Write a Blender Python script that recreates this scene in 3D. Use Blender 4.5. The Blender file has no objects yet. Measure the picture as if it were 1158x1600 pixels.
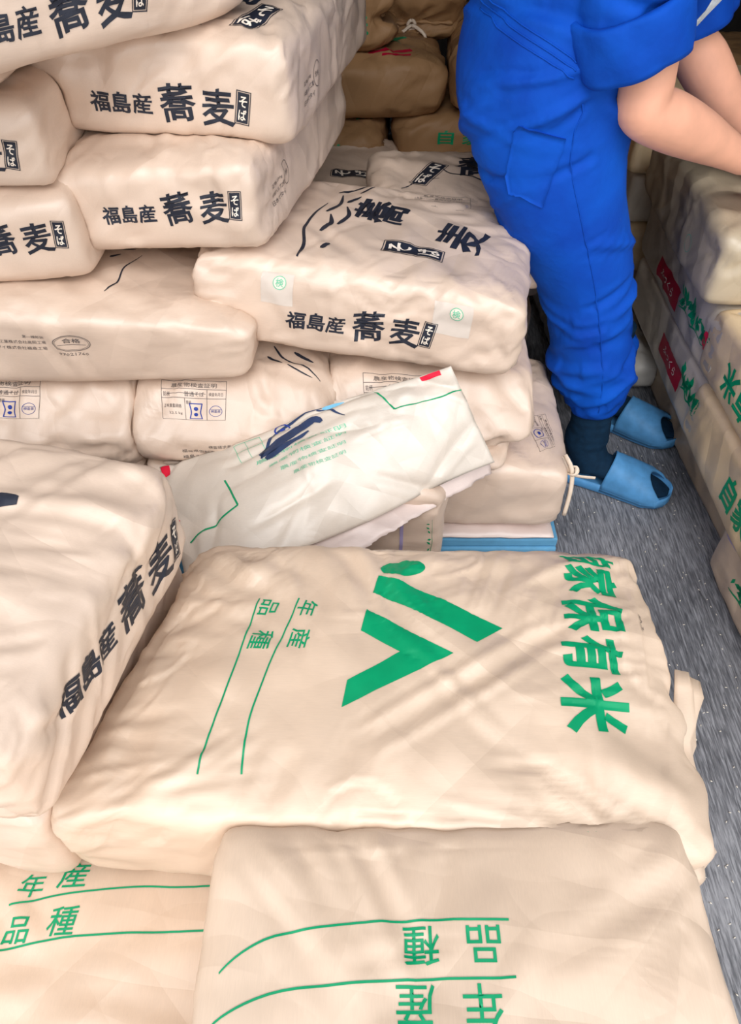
import bpy, bmesh, math, random
import numpy as np
from mathutils import Vector, Matrix, Euler
from mathutils.geometry import tessellate_polygon
from mathutils.bvhtree import BVHTree

S = bpy.context.scene
COL = S.collection
R = math.radians

# ------------------------------------------------------------------ camera
cam = bpy.data.objects.new('camera', bpy.data.cameras.new('camera'))
COL.objects.link(cam)
cam.location = (0, 0, 1.27)
cam.rotation_euler = (R(90 - 46), 0, 0)
cam.data.sensor_fit = 'VERTICAL'
cam.data.sensor_height = 36.0
cam.data.lens = 36.0 * 1180 / 1600
cam.data.clip_start = 0.01
S.camera = cam
# ------------------------------------------------------------------ sky: even, overcast
W = bpy.data.worlds.new('overcast'); S.world = W
W.use_nodes = True
bg = W.node_tree.nodes['Background']
bg.inputs['Color'].default_value = (0.985, 0.985, 1.0, 1)
bg.inputs['Strength'].default_value = 1.25
# a weak, very soft sun behind thin cloud, over the photographer's shoulder
sun = bpy.data.objects.new('sun', bpy.data.lights.new('sun', 'SUN'))
COL.objects.link(sun)
sun.data.energy = 1.3
sun.data.angle = R(40)
sun.data.color = (1.0, 0.98, 0.96)
sun.rotation_euler = (R(42), R(4), 0)
vs = S.view_settings
vs.view_transform = 'Standard'; vs.look = 'None'; vs.gamma = 1.0
vs.use_curve_mapping = False
vs.exposure = 0.38

# ------------------------------------------------------------------ materials
def mat(name):
    m = bpy.data.materials.new(name); m.use_nodes = True
    nt = m.node_tree
    return m, nt, nt.nodes['Principled BSDF']

def node(nt, t, **kw):
    n = nt.nodes.new(t)
    for k, v in kw.items():
        if k in n.inputs: n.inputs[k].default_value = v
        else: setattr(n, k, v)
    return n

def ramp(nt, fac, stops):
    r = nt.nodes.new('ShaderNodeValToRGB')
    el = r.color_ramp.elements
    while len(el) < len(stops): el.new(0.5)
    for e, (p, c) in zip(el, stops):
        e.position = p; e.color = (c[0], c[1], c[2], 1)
    nt.links.new(fac, r.inputs['Fac'])
    return r

def srgb(r, g, b):
    f = lambda c: (c / 255 / 12.92) if c / 255 <= 0.04045 else ((c / 255 + 0.055) / 1.055) ** 2.4
    return (f(r), f(g), f(b))

def mul(c, k): return tuple(min(1, v * k) for v in c)

def paper(name, col, rough=0.44, crease=0.35, spec=1.0, weave=0.05):
    m, nt, b = mat(name)
    tc = node(nt, 'ShaderNodeTexCoord')
    n1 = node(nt, 'ShaderNodeTexNoise', Scale=9.0, Detail=4.0)
    nt.links.new(tc.outputs['Object'], n1.inputs['Vector'])
    mp = node(nt, 'ShaderNodeMapping'); mp.inputs['Scale'].default_value = (60, 900, 900)
    nt.links.new(tc.outputs['Object'], mp.inputs['Vector'])
    n2 = node(nt, 'ShaderNodeTexNoise', Scale=1.0, Detail=2.0)
    nt.links.new(mp.outputs['Vector'], n2.inputs['Vector'])
    ad = node(nt, 'ShaderNodeMath', operation='MULTIPLY_ADD')
    ad.inputs[1].default_value = 0.35
    nt.links.new(n2.outputs['Fac'], ad.inputs[0]); nt.links.new(n1.outputs['Fac'], ad.inputs[2])
    r = ramp(nt, ad.outputs[0], [(0.45, mul(col, 0.9)), (0.9, mul(col, 1.06))])
    nt.links.new(r.outputs['Color'], b.inputs['Base Color'])
    b.inputs['Roughness'].default_value = rough
    b.inputs['Specular IOR Level'].default_value = spec
    # fine crumple: straight folds with flat facets between them, in patches
    nz = node(nt, 'ShaderNodeTexNoise', Scale=4.0, Detail=1.0)
    nt.links.new(tc.outputs['Object'], nz.inputs['Vector'])
    mx = node(nt, 'ShaderNodeMixRGB'); mx.inputs['Fac'].default_value = 0.02
    nt.links.new(tc.outputs['Object'], mx.inputs['Color1']); nt.links.new(nz.outputs['Color'], mx.inputs['Color2'])
    rs = random.Random(11); tot = None
    for k in range(7):
        d = Vector((rs.gauss(0, 1), rs.gauss(0, 1), rs.gauss(0, .6))).normalized() * rs.uniform(12, 30)
        dp = node(nt, 'ShaderNodeVectorMath', operation='DOT_PRODUCT'); dp.inputs[1].default_value = d
        nt.links.new(mx.outputs['Color'], dp.inputs[0])
        pp = node(nt, 'ShaderNodeMath', operation='PINGPONG'); pp.inputs[1].default_value = 1.0
        nt.links.new(dp.outputs['Value'], pp.inputs[0])
        mp2 = node(nt, 'ShaderNodeMapping'); mp2.inputs['Location'].default_value = (k * 3.1, k * 1.7, k * 5.3)
        nt.links.new(tc.outputs['Object'], mp2.inputs['Vector'])
        nk = node(nt, 'ShaderNodeTexNoise', Scale=5.5, Detail=1.0); nt.links.new(mp2.outputs['Vector'], nk.inputs['Vector'])
        rk = ramp(nt, nk.outputs['Fac'], [(0.47, (0, 0, 0)), (0.76, (1, 1, 1))])
        mm = node(nt, 'ShaderNodeMath', operation='MULTIPLY'); nt.links.new(pp.outputs[0], mm.inputs[0]); nt.links.new(rk.outputs['Color'], mm.inputs[1])
        if tot is None: tot = mm
        else:
            ad2 = node(nt, 'ShaderNodeMath', operation='ADD'); nt.links.new(tot.outputs[0], ad2.inputs[0]); nt.links.new(mm.outputs[0], ad2.inputs[1]); tot = ad2
    bp = node(nt, 'ShaderNodeBump', Strength=1.0, Distance=0.017 * crease)
    nt.links.new(tot.outputs[0], bp.inputs['Height'])
    bp2 = node(nt, 'ShaderNodeBump', Strength=weave, Distance=0.001)
    nt.links.new(n2.outputs['Fac'], bp2.inputs['Height']); nt.links.new(bp.outputs['Normal'], bp2.inputs['Normal'])
    nt.links.new(bp2.outputs['Normal'], b.inputs['Normal'])
    return m

def plain(name, col, rough=0.5, spec=0.4, noise=0.12, scale=30.0, bump=0.0):
    m, nt, b = mat(name)
    tc = node(nt, 'ShaderNodeTexCoord')
    n1 = node(nt, 'ShaderNodeTexNoise', Scale=scale, Detail=4.0)
    nt.links.new(tc.outputs['Object'], n1.inputs['Vector'])
    r = ramp(nt, n1.outputs['Fac'], [(0.3, mul(col, 1 - noise)), (0.7, mul(col, 1 + noise))])
    nt.links.new(r.outputs['Color'], b.inputs['Base Color'])
    b.inputs['Roughness'].default_value = rough
    b.inputs['Specular IOR Level'].default_value = spec
    if bump:
        bp = node(nt, 'ShaderNodeBump', Strength=bump, Distance=0.004)
        nt.links.new(n1.outputs['Fac'], bp.inputs['Height'])
        nt.links.new(bp.outputs['Normal'], b.inputs['Normal'])
    return m

M = {}
M['soba'] = paper('buckwheat_sack_paper', srgb(217, 194, 175))
M['rice'] = paper('rice_sack_paper', srgb(215, 191, 168))
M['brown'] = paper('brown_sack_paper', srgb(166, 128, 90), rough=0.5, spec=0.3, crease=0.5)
M['cream'] = paper('cream_sack_paper', srgb(224, 198, 158))
M['grey'] = paper('grey_sack_paper', srgb(194, 182, 166))
M['dun'] = paper('dun_sack_paper', srgb(188, 172, 146))
M['pale'] = paper('pale_grey_sack_paper', srgb(205, 202, 196))
M['tan'] = paper('tan_sack_paper', srgb(184, 162, 138))
M['flat'] = paper('empty_bag_paper', srgb(218, 207, 194), crease=0.5)
M['pink'] = paper('pinkish_bag_paper', srgb(222, 204, 197), crease=0.3)
M['cord'] = plain('paper_cord', srgb(226, 208, 188), 0.6)
M['black'] = plain('black_ink', srgb(38, 42, 54), 0.45, 0.35, 0.25)
M['fadedblack'] = plain('faded_black_ink', srgb(98, 90, 88), 0.5, 0.3, 0.2)
M['green'] = plain('green_ink', srgb(0, 148, 98), 0.42, 0.35, 0.08)
M['palegreen'] = plain('pale_green_ink', srgb(120, 196, 162), 0.5, 0.3, 0.15)
M['red'] = plain('red_ink', srgb(222, 26, 60), 0.45, 0.3, 0.08)
M['crimson'] = plain('crimson_print', srgb(176, 12, 52), 0.45, 0.3, 0.08)
M['blueink'] = plain('blue_stamp_ink', srgb(38, 62, 150), 0.5, 0.3, 0.2)
M['navyink'] = plain('navy_marker_ink', srgb(44, 62, 98), 0.4, 0.35, 0.25)
M['skyink'] = plain('sky_blue_ink', srgb(120, 190, 225), 0.5, 0.3, 0.1)
M['purple'] = plain('purple_stripe_ink', srgb(160, 150, 190), 0.5, 0.3, 0.1)
M['whiteink'] = plain('unprinted_paper_letters', srgb(232, 220, 206), 0.5, 0.3, 0.05)
M['sticker'] = plain('white_sticker', srgb(225, 230, 235), 0.4, 0.4, 0.05)
M['patch'] = plain('pale_tape', srgb(214, 202, 191), 0.3, 0.5, 0.03)
M['pallet'] = plain('blue_plastic', srgb(96, 160, 200), 0.45, 0.4, 0.1)
M['skin'] = plain('skin', srgb(234, 174, 146), 0.5, 0.35, 0.06, 25.0, 0.15)
M['hair'] = plain('hair', srgb(40, 36, 34), 0.6, 0.3, 0.2)
M['sock'] = plain('navy_sock', srgb(12, 42, 66), 0.85, 0.2, 0.2, 60.0, 0.3)
M['slip'] = plain('blue_rubber', srgb(84, 150, 205), 0.55, 0.35, 0.14, 40.0, 0.1)
M['slipdark'] = plain('dark_blue_rubber', srgb(24, 70, 120), 0.6, 0.3, 0.2)
M['towel'] = plain('towel', srgb(205, 214, 222), 0.9, 0.1, 0.1, 200.0, 0.4)
M['grain'] = plain('rice_grain', srgb(235, 228, 215), 0.5, 0.3, 0.05)
M['wall'] = plain('dark_wall', srgb(52, 48, 46), 0.8, 0.2, 0.25, 6.0)
M['ceil'] = plain('dark_ceiling', srgb(60, 56, 52), 0.85, 0.2, 0.2, 6.0)
M['ground'] = plain('concrete', srgb(186, 183, 178), 0.85, 0.2, 0.12, 12.0, 0.2)

def cloth_mat():
    m, nt, b = mat('royal_blue_cotton')
    tc = node(nt, 'ShaderNodeTexCoord')
    n1 = node(nt, 'ShaderNodeTexNoise', Scale=7.0, Detail=5.0)
    nt.links.new(tc.outputs['Object'], n1.inputs['Vector'])
    r = ramp(nt, n1.outputs['Fac'], [(0.3, srgb(0, 58, 160)), (0.7, srgb(2, 84, 194))])
    # small pale dust smudges
    n2 = node(nt, 'ShaderNodeTexNoise', Scale=16.0, Detail=6.0, Roughness=0.7)
    nt.links.new(tc.outputs['Object'], n2.inputs['Vector'])
    r2 = ramp(nt, n2.outputs['Fac'], [(0.69, (0, 0, 0)), (0.80, (0.35, 0.35, 0.35))])
    mx = node(nt, 'ShaderNodeMixRGB'); mx.inputs['Color2'].default_value = (*srgb(120, 170, 220), 1)
    nt.links.new(r2.outputs['Color'], mx.inputs['Fac']); nt.links.new(r.outputs['Color'], mx.inputs['Color1'])
    nt.links.new(mx.outputs['Color'], b.inputs['Base Color'])
    b.inputs['Roughness'].default_value = 0.8
    b.inputs['Specular IOR Level'].default_value = 0.2
    n3 = node(nt, 'ShaderNodeTexNoise', Scale=500.0, Detail=2.0)
    nt.links.new(tc.outputs['Object'], n3.inputs['Vector'])
    n4 = node(nt, 'ShaderNodeTexNoise', Scale=22.0, Detail=3.0)
    nt.links.new(tc.outputs['Object'], n4.inputs['Vector'])
    bp = node(nt, 'ShaderNodeBump', Strength=0.15, Distance=0.001); nt.links.new(n3.outputs['Fac'], bp.inputs['Height'])
    bp2 = node(nt, 'ShaderNodeBump', Strength=0.35, Distance=0.01); nt.links.new(n4.outputs['Fac'], bp2.inputs['Height'])
    nt.links.new(bp.outputs['Normal'], bp2.inputs['Normal'])
    nt.links.new(bp2.outputs['Normal'], b.inputs['Normal'])
    return m
M['cloth'] = cloth_mat()

def floor_mat():
    m, nt, b = mat('grey_wood_grain_floor')
    tc = node(nt, 'ShaderNodeTexCoord')
    mp = node(nt, 'ShaderNodeMapping'); mp.inputs['Scale'].default_value = (260, 22, 1)
    nt.links.new(tc.outputs['Object'], mp.inputs['Vector'])
    n1 = node(nt, 'ShaderNodeTexNoise', Scale=1.0, Detail=5.0, Roughness=0.65)
    n1.inputs['Distortion'].default_value = 0.5
    nt.links.new(mp.outputs['Vector'], n1.inputs['Vector'])
    n2 = node(nt, 'ShaderNodeTexNoise', Scale=4.0, Detail=4.0)
    nt.links.new(tc.outputs['Object'], n2.inputs['Vector'])
    ad = node(nt, 'ShaderNodeMath', operation='MULTIPLY_ADD'); ad.inputs[1].default_value = 0.45
    nt.links.new(n2.outputs['Fac'], ad.inputs[0]); nt.links.new(n1.outputs['Fac'], ad.inputs[2])
    r = ramp(nt, ad.outputs[0], [(0.5, srgb(66, 68, 74)), (0.68, srgb(104, 106, 112)), (0.88, srgb(156, 158, 164))])
    nt.links.new(r.outputs['Color'], b.inputs['Base Color'])
    b.inputs['Roughness'].default_value = 0.55
    bp = node(nt, 'ShaderNodeBump', Strength=0.4, Distance=0.002); nt.links.new(n1.outputs['Fac'], bp.inputs['Height'])
    nt.links.new(bp.outputs['Normal'], b.inputs['Normal'])
    return m
M['floor'] = floor_mat()

# ------------------------------------------------------------------ helpers
def tag(o, label=None, cat=None, group=None, kind=None):
    if label: o['label'] = label
    if cat: o['category'] = cat
    if group: o['group'] = group
    if kind: o['kind'] = kind
    return o

def link(name, me, m, parent=None, smooth=True):
    o = bpy.data.objects.new(name, me); COL.objects.link(o)
    if m is not None: me.materials.append(m)
    if smooth: me.polygons.foreach_set('use_smooth', [True] * len(me.polygons))
    if parent is not None: o.parent = parent
    return o

def mesh(name, v, f):
    me = bpy.data.meshes.new(name)
    me.from_pydata([tuple(p) for p in v], [], [tuple(q) for q in f]); me.update()
    return me

def empty(name, loc):
    o = bpy.data.objects.new(name, None); COL.objects.link(o); o.location = loc
    o.empty_display_size = 0.05
    return o

def box(x0, x1, y0, y1, z0, z1, bev=0.0):
    bm = bmesh.new(); bmesh.ops.create_cube(bm, size=1)
    for v in bm.verts:
        v.co = ((x0 + x1) / 2 + v.co.x * (x1 - x0), (y0 + y1) / 2 + v.co.y * (y1 - y0), (z0 + z1) / 2 + v.co.z * (z1 - z0))
    if bev: bmesh.ops.bevel(bm, geom=bm.edges[:], offset=bev, segments=2, affect='EDGES', profile=0.5)
    me = bpy.data.meshes.new('box'); bm.to_mesh(me); bm.free()
    return me

class SinNoise:
    def __init__(s, seed, freq, n=14):
        r = np.random.RandomState(seed)
        d = r.normal(size=(n, 3)); d /= np.linalg.norm(d, axis=1)[:, None]
        s.k = d * freq * r.uniform(0.55, 1.6, n)[:, None]; s.p = r.uniform(0, 6.28, n); s.n = n
    def __call__(s, X): return np.sin(X @ s.k.T + s.p).sum(1) / math.sqrt(s.n)

def relax(T, N, E, rest, B, brest, iters=90, kt=0.02, kb=0.12, amp=0.003, freq=90.0, seed=0, free=None):
    """crumple a sheet: keep the paper's own lengths while held loosely to its filled shape"""
    n = len(T)
    k = amp * SinNoise(seed, freq)(T)
    X = T + N * k[:, None]
    a, b = E[:, 0], E[:, 1]
    ba, bb = B[:, 0], B[:, 1]
    cnt = np.bincount(np.concatenate([a, b]), minlength=n).astype(float)
    cnt = np.maximum(cnt, 1)[:, None] / 1.6
    idx = np.concatenate([a, b]); bidx = np.concatenate([ba, bb])
    for it in range(iters):
        d = X[a] - X[b]
        L = np.sqrt((d * d).sum(1)) + 1e-9
        c = d * (0.5 * (L - rest) / L)[:, None]
        D = np.empty_like(X)
        db = X[ba] - X[bb]
        LB = np.sqrt((db * db).sum(1)) + 1e-9
        cb = db * (0.5 * kb * np.minimum(LB - brest, 0) / LB)[:, None]
        for ax in range(3):
            D[:, ax] = np.bincount(idx, np.concatenate([-c[:, ax], c[:, ax]]), n) + np.bincount(bidx, np.concatenate([-cb[:, ax], cb[:, ax]]), n)
        X = X + D / cnt
        X = X + kt * (T - X)
        if free is not None: X[free] = T[free]
    return X

def vnormals(X, F):
    a, b, c, d = (X[F[:, i]] for i in range(4))
    fn = np.cross(c - a, d - b)
    N = np.zeros_like(X)
    for i in range(4):
        for ax in range(3): N[:, ax] += np.bincount(F[:, i], fn[:, ax], len(X))
    return N / (np.linalg.norm(N, axis=1)[:, None] + 1e-12)

# ------------------------------------------------------------------ sacks
class Sack: pass

def tri(F): return np.concatenate([F[:, [0, 1, 2]], F[:, [0, 2, 3]]])

def settle(sacks, fixed=(), rounds=3):
    """sacks press against each other: where two of them meet, the paper of both gives way"""
    for s in sacks:
        s.mw = Matrix.LocRotScale(s.ob.location, s.ob.rotation_euler, None)
        A = np.array(s.mw); s.A = A
        s.Wv = s.X @ A[:3, :3].T + A[:3, 3]
    def tree(s): return BVHTree.FromPolygons(s.Wv.tolist(), tri(s.F).tolist())
    for rd in range(rounds):
        trees = [tree(s) for s in sacks]
        lo = [s.Wv.min(0) for s in sacks]; hi = [s.Wv.max(0) for s in sacks]
        D = [np.zeros_like(s.Wv) for s in sacks]
        for i, a in enumerate(sacks):
            for j, b in enumerate(sacks):
                if i == j or (lo[i] > hi[j]).any() or (lo[j] > hi[i]).any(): continue
                m = np.where(((a.Wv > lo[j]) & (a.Wv < hi[j])).all(1))[0]
                for k in m:
                    p = Vector(a.Wv[k])
                    q, n, f, d = trees[j].find_nearest(p, 0.06)
                    if q is not None and (p - q).dot(n) < 0:
                        D[i][k] += np.array(q - p) * 0.6
        for s, d in zip(sacks, D):
            if not d.any(): continue
            n = len(d); e = np.concatenate([s.F[:, [0, 1]], s.F[:, [1, 2]], s.F[:, [2, 3]], s.F[:, [3, 0]]])
            cnt = np.bincount(e[:, 0], minlength=n) + np.bincount(e[:, 1], minlength=n)
            for _ in range(4 if rd < rounds - 1 else 2):
                av = np.stack([np.bincount(e[:, 0], d[e[:, 1], x], n) + np.bincount(e[:, 1], d[e[:, 0], x], n) for x in range(3)], 1) / cnt[:, None]
                d = .5 * d + .5 * av
            s.Wv = s.Wv + d
    for s in sacks:
        s.Wv[:, 2] = np.maximum(s.Wv[:, 2], 0.0005)
        s.X = (s.Wv - s.A[:3, 3]) @ s.A[:3, :3]
        s.ob.data.vertices.foreach_set('co', s.X.astype(np.float32).ravel()); s.ob.data.update()
        s.N = vnormals(s.X, s.F)
        if s.tie: tie_parts(s, s.tie, s.seed, s.ck)


def sstep(a, b, x):
    t = np.clip((x - a) / (b - a), 0, 1); return t * t * (3 - 2 * t)

def creases(P, N, u, dims, seed, n, amp, kw=1.0):
    """straight paper creases: little roof-shaped ridges and valleys, most of them running in from edges and corners"""
    rs = np.random.RandomState(seed + 101)
    hd = np.array(dims) / 2
    h = np.zeros(len(P))
    for k in range(n):
        c = rs.uniform(-1, 1, 3)
        f = rs.choice(3, p=[0.2, 0.25, 0.55]); c[f] = rs.choice([-1, 1]) if f != 2 else (1 if rs.rand() < .8 else -1)
        t = [a for a in range(3) if a != f]
        edge = rs.rand() < 0.65
        if edge:
            e = t[rs.randint(2)]; c[e] = rs.choice([-1, 1]) * rs.uniform(.72, 1.0)
        p0 = c * hd
        p0 = P[np.argmin(((P - p0) ** 2).sum(1))]
        d = np.zeros(3)
        a0 = rs.uniform(0, math.pi)
        if edge:
            g = -p0 * rs.uniform(.5, 1.2, 3) + rs.normal(size=3) * 0.05; g[f] = 0; d = g
        else:
            d[t[0]], d[t[1]] = math.cos(a0), math.sin(a0)
        d /= np.linalg.norm(d) + 1e-9
        ln = rs.uniform(.04, .17); w = kw * rs.uniform(.012, .030); am = amp * rs.uniform(.35, 1.0) * rs.choice([-1, 1], p=[.45, .55])
        q = P - p0
        s_ = q @ d
        r2 = (q * q).sum(1) - s_ * s_
        side = np.cross(d, N); tt = (q * side).sum(1)
        near = (np.abs(s_) < ln) & (r2 < (2.2 * w) ** 2 + .0004)
        prof = np.maximum(0, 1 - np.abs(tt) / w) - 0.35 * np.maximum(0, 1 - np.abs(np.abs(tt) - 1.3 * w) / (0.7 * w))
        h += np.where(near, am * prof * np.maximum(0, 1 - (s_ / ln) ** 2), 0)
    # folded edges of the bag stay straighter than its panels
    e = np.sort((1 - np.abs(u)) * hd[None], axis=1)[:, 1]
    return h * (0.3 + 0.7 * np.clip(e / 0.03, 0, 1))

def make_sack(name, label, loc, yaw, dims, m, seed, cat='sack', group=None, tilt=(0, 0), n1=9.0, n2=4.0, cell=0.011,
              corners=None, sag=(0, 0), bulge=0.08, tie=None, emax=0.05, amp=0.0025, shape=None, parts=True, base=0.003, kt=0.012, kb=0.05, iters=100, freq=70.0, ncr=60, acr=0.0045, ck=1.0):
    """paper sack; local x = length (+x is the tied mouth when tie is set), y = width, z = thickness; loc = centre of its underside"""
    L, Wd, T = dims
    nx, ny, nz = max(6, round(L / cell)), max(6, round(Wd / cell)), max(4, round(T / cell))
    ids = -np.ones((nx + 1, ny + 1, nz + 1), int)
    I, J, K = np.meshgrid(np.arange(nx + 1), np.arange(ny + 1), np.arange(nz + 1), indexing='ij')
    surf = (I == 0) | (I == nx) | (J == 0) | (J == ny) | (K == 0) | (K == nz)
    ids[surf] = np.arange(surf.sum())
    u = np.stack([I[surf] / nx * 2 - 1, J[surf] / ny * 2 - 1, K[surf] / nz * 2 - 1], 1).astype(float)
    # rounded filled shape
    r = (np.abs(u[:, 0]) ** n1 + np.abs(u[:, 1]) ** n1) ** (1 / n1)
    s = (r ** n2 + np.abs(u[:, 2]) ** n2) ** (-1 / n2)
    q = u * s[:, None]
    # thickness: thinner towards the two ends, belly in the middle
    belly = 1 + bulge * (1 - np.abs(q[:, 0]) ** 2) * (1 - np.abs(q[:, 1]) ** 2) - bulge * 0.6 * np.abs(q[:, 0]) ** 3
    q[:, 2] *= belly
    P = q * np.array([L / 2, Wd / 2, T / 2])
    rs = np.random.RandomState(seed)
    lump = SinNoise(seed + 7, 11.0)
    Nn = P / (np.linalg.norm(P / np.array([L, Wd, T]), axis=1)[:, None] * np.array([L, Wd, T])[None] + 1e-9)
    P = P + (lump(P) * 0.0025)[:, None] * (u / (np.linalg.norm(u, axis=1)[:, None]))
    if tie:
        z0, y0, dep = tie
        w = sstep(0.62, 1.0, u[:, 0])
        zz = u[:, 2] - z0; yy = u[:, 1] - y0
        g = np.exp(-(zz / 0.42) ** 2)
        ang = np.arctan2(zz, yy); rad = np.hypot(zz, yy)
        fol = np.sin(ang * 11 + seed) * np.exp(-rad * 1.3) * np.minimum(rad * 4, 1)
        onend = u[:, 0] > 0.999
        P[:, 0] += w * (-dep * g + 0.010 * fol)
        P[:, 1] -= w * 0.10 * yy * (Wd / 2) * g * np.exp(-np.abs(yy))
        P[:, 2] -= w * 0.25 * zz * (T / 2) * np.exp(-(zz / 0.8) ** 2)
        P[:, 0] += sstep(0.9, 1, u[:, 0]) * 0.012 * np.exp(-((zz + 0.45) / 0.2) ** 2)
    # drape and corner fitting
    P[:, 2] += sag[0] * q[:, 0] ** 2 + sag[1] * q[:, 1] ** 2
    if corners:
        for (sx, sy, sz), dv in corners.items():
            wx = 1 if sx == 0 else (1 + sx * q[:, 0]) / 2
            wy = 1 if sy == 0 else (1 + sy * q[:, 1]) / 2
            wz = 1 if sz == 0 else (1 + sz * np.clip(q[:, 2], -1, 1)) / 2
            P = P + (np.ones(len(P)) * wx * wy * wz)[:, None] * np.array(dv)[None]
    if shape: P = shape(P, q)
    # panels
    faces = {
        'top': ids[:, :, nz], 'bottom': ids[:, ::-1, 0],
        'front': ids[:, 0, :], 'back': ids[::-1, ny, :],
        'right': ids[nx, :, :], 'left': ids[0, ::-1, :],
    }
    F = []; E = []; rest = []; B = []; br = []
    for g in faces.values():
        F.append(np.stack([g[:-1, :-1], g[1:, :-1], g[1:, 1:], g[:-1, 1:]], -1).reshape(-1, 4))
        G = P[g]
        rat = []
        for ax in (0, 1):
            d = np.linalg.norm(np.diff(G, axis=ax), axis=2)
            ln = d.sum(axis=ax)
            mxl = np.percentile(ln, 90)
            ex = np.clip(mxl / ln, 1.0, 1 + emax) + base
            rr = d * (ex[None, :] if ax == 0 else ex[:, None])
            e = np.stack([g[:-1, :], g[1:, :]], -1) if ax == 0 else np.stack([g[:, :-1], g[:, 1:]], -1)
            E.append(e.reshape(-1, 2)); rest.append(rr.reshape(-1))
            if ax == 0:
                B.append(np.stack([g[:-2, :], g[2:, :]], -1).reshape(-1, 2)); br.append((rr[:-1] + rr[1:]).reshape(-1) * 0.985)
            else:
                B.append(np.stack([g[:, :-2], g[:, 2:]], -1).reshape(-1, 2)); br.append((rr[:, :-1] + rr[:, 1:]).reshape(-1) * 0.985)
            rat.append(ex)
        # diagonals, as for a flat panel
        for (p, q2) in (((slice(None, -1), slice(None, -1)), (slice(1, None), slice(1, None))), ((slice(1, None), slice(None, -1)), (slice(None, -1), slice(1, None)))):
            dv = G[q2] - G[p]
            kx = (rat[0][:-1] + rat[0][1:])[None, :] / 2; ky = (rat[1][:-1] + rat[1][1:])[:, None] / 2
            E.append(np.stack([g[p], g[q2]], -1).reshape(-1, 2)); rest.append((np.linalg.norm(dv, axis=2) * (kx + ky) / 2).reshape(-1))
    F = np.concatenate(F); E = np.concatenate(E); rest = np.concatenate(rest); B = np.concatenate(B); br = np.concatenate(br)
    N = vnormals(P, F)
    P = P + N * creases(P, N, u, dims, seed, ncr, acr)[:, None]
    X = relax(P, N, E, rest, B, br, seed=seed, amp=amp, kt=kt, kb=kb, iters=iters, freq=freq)
    X = X + vnormals(X, F) * creases(X, N, u, dims, seed + 500, int(ncr * 1.3), acr * 0.55, 0.45)[:, None]
    X[:, 2] += T / 2
    o = Sack()
    me = bpy.data.meshes.new(name)
    me.from_pydata(X.tolist(), [], tri(F).tolist()); me.update()
    o.ob = link(name, me, m)
    o.ob.location = loc
    o.ob.rotation_euler = Euler((R(tilt[0]), R(tilt[1]), R(yaw)), 'XYZ')
    tag(o.ob, label, cat, group)
    o.X, o.F, o.N, o.faces, o.dims = X, F, vnormals(X, F), faces, dims
    o.fd = {'top': (L, Wd), 'bottom': (L, Wd), 'front': (L, T), 'back': (L, T), 'right': (Wd, T), 'left': (Wd, T)}
    o.tie, o.seed, o.T, o.ck = tie, seed, T, ck
    return o

def surf_at(sk, face, fu, fv, off=0.0):
    g = sk.faces[face]; a, b = g.shape[0] - 1, g.shape[1] - 1
    x = np.clip(np.asarray(fu, float) * a, 0, a - 1e-6); y = np.clip(np.asarray(fv, float) * b, 0, b - 1e-6)
    i = x.astype(int); j = y.astype(int); p = (x - i)[:, None]; q = (y - j)[:, None]
    up = p < q          # cells are split along the diagonal (i, j) - (i+1, j+1)
    def bl(A):
        a0, a1 = A[g[i, j]], A[g[i + 1, j + 1]]
        return np.where(up, a0 * (1 - q) + A[g[i, j + 1]] * (q - p) + a1 * p, a0 * (1 - p) + A[g[i + 1, j]] * (p - q) + a1 * q)
    return bl(sk.X) + bl(sk.N) * off

def sweep(path, rad, seg=8, flat=1.0, up=(0, 0, 1)):
    """tube along a path; rad per point; flat squeezes one axis (ribbons)"""
    path = [Vector(p) for p in path]; V = []; F = []
    n = len(path)
    if not hasattr(rad, '__len__'): rad = [rad] * n
    side = None
    for i, p in enumerate(path):
        t = (path[min(i + 1, n - 1)] - path[max(i - 1, 0)]).normalized()
        a = t.cross(Vector(up))
        if a.length < 1e-3: a = t.cross(Vector((1, 0.3, 0)))
        a.normalize()
        if side and a.dot(side) < 0: a = -a
        side = a; b = t.cross(a).normalized()
        for k in range(seg):
            c = 2 * math.pi * k / seg
            V.append(p + a * math.cos(c) * rad[i] + b * math.sin(c) * rad[i] * flat)
    for i in range(n - 1):
        for k in range(seg):
            F.append((i * seg + k, i * seg + (k + 1) % seg, (i + 1) * seg + (k + 1) % seg, (i + 1) * seg + k))
    F.append(tuple(range(seg))[::-1]); F.append(tuple((n - 1) * seg + k for k in range(seg)))
    return V, F

def join_vf(*vf):
    V = []; F = []
    for v, f in vf:
        o = len(V); V += list(v); F += [tuple(i + o for i in q) for q in f]
    return V, F

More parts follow.
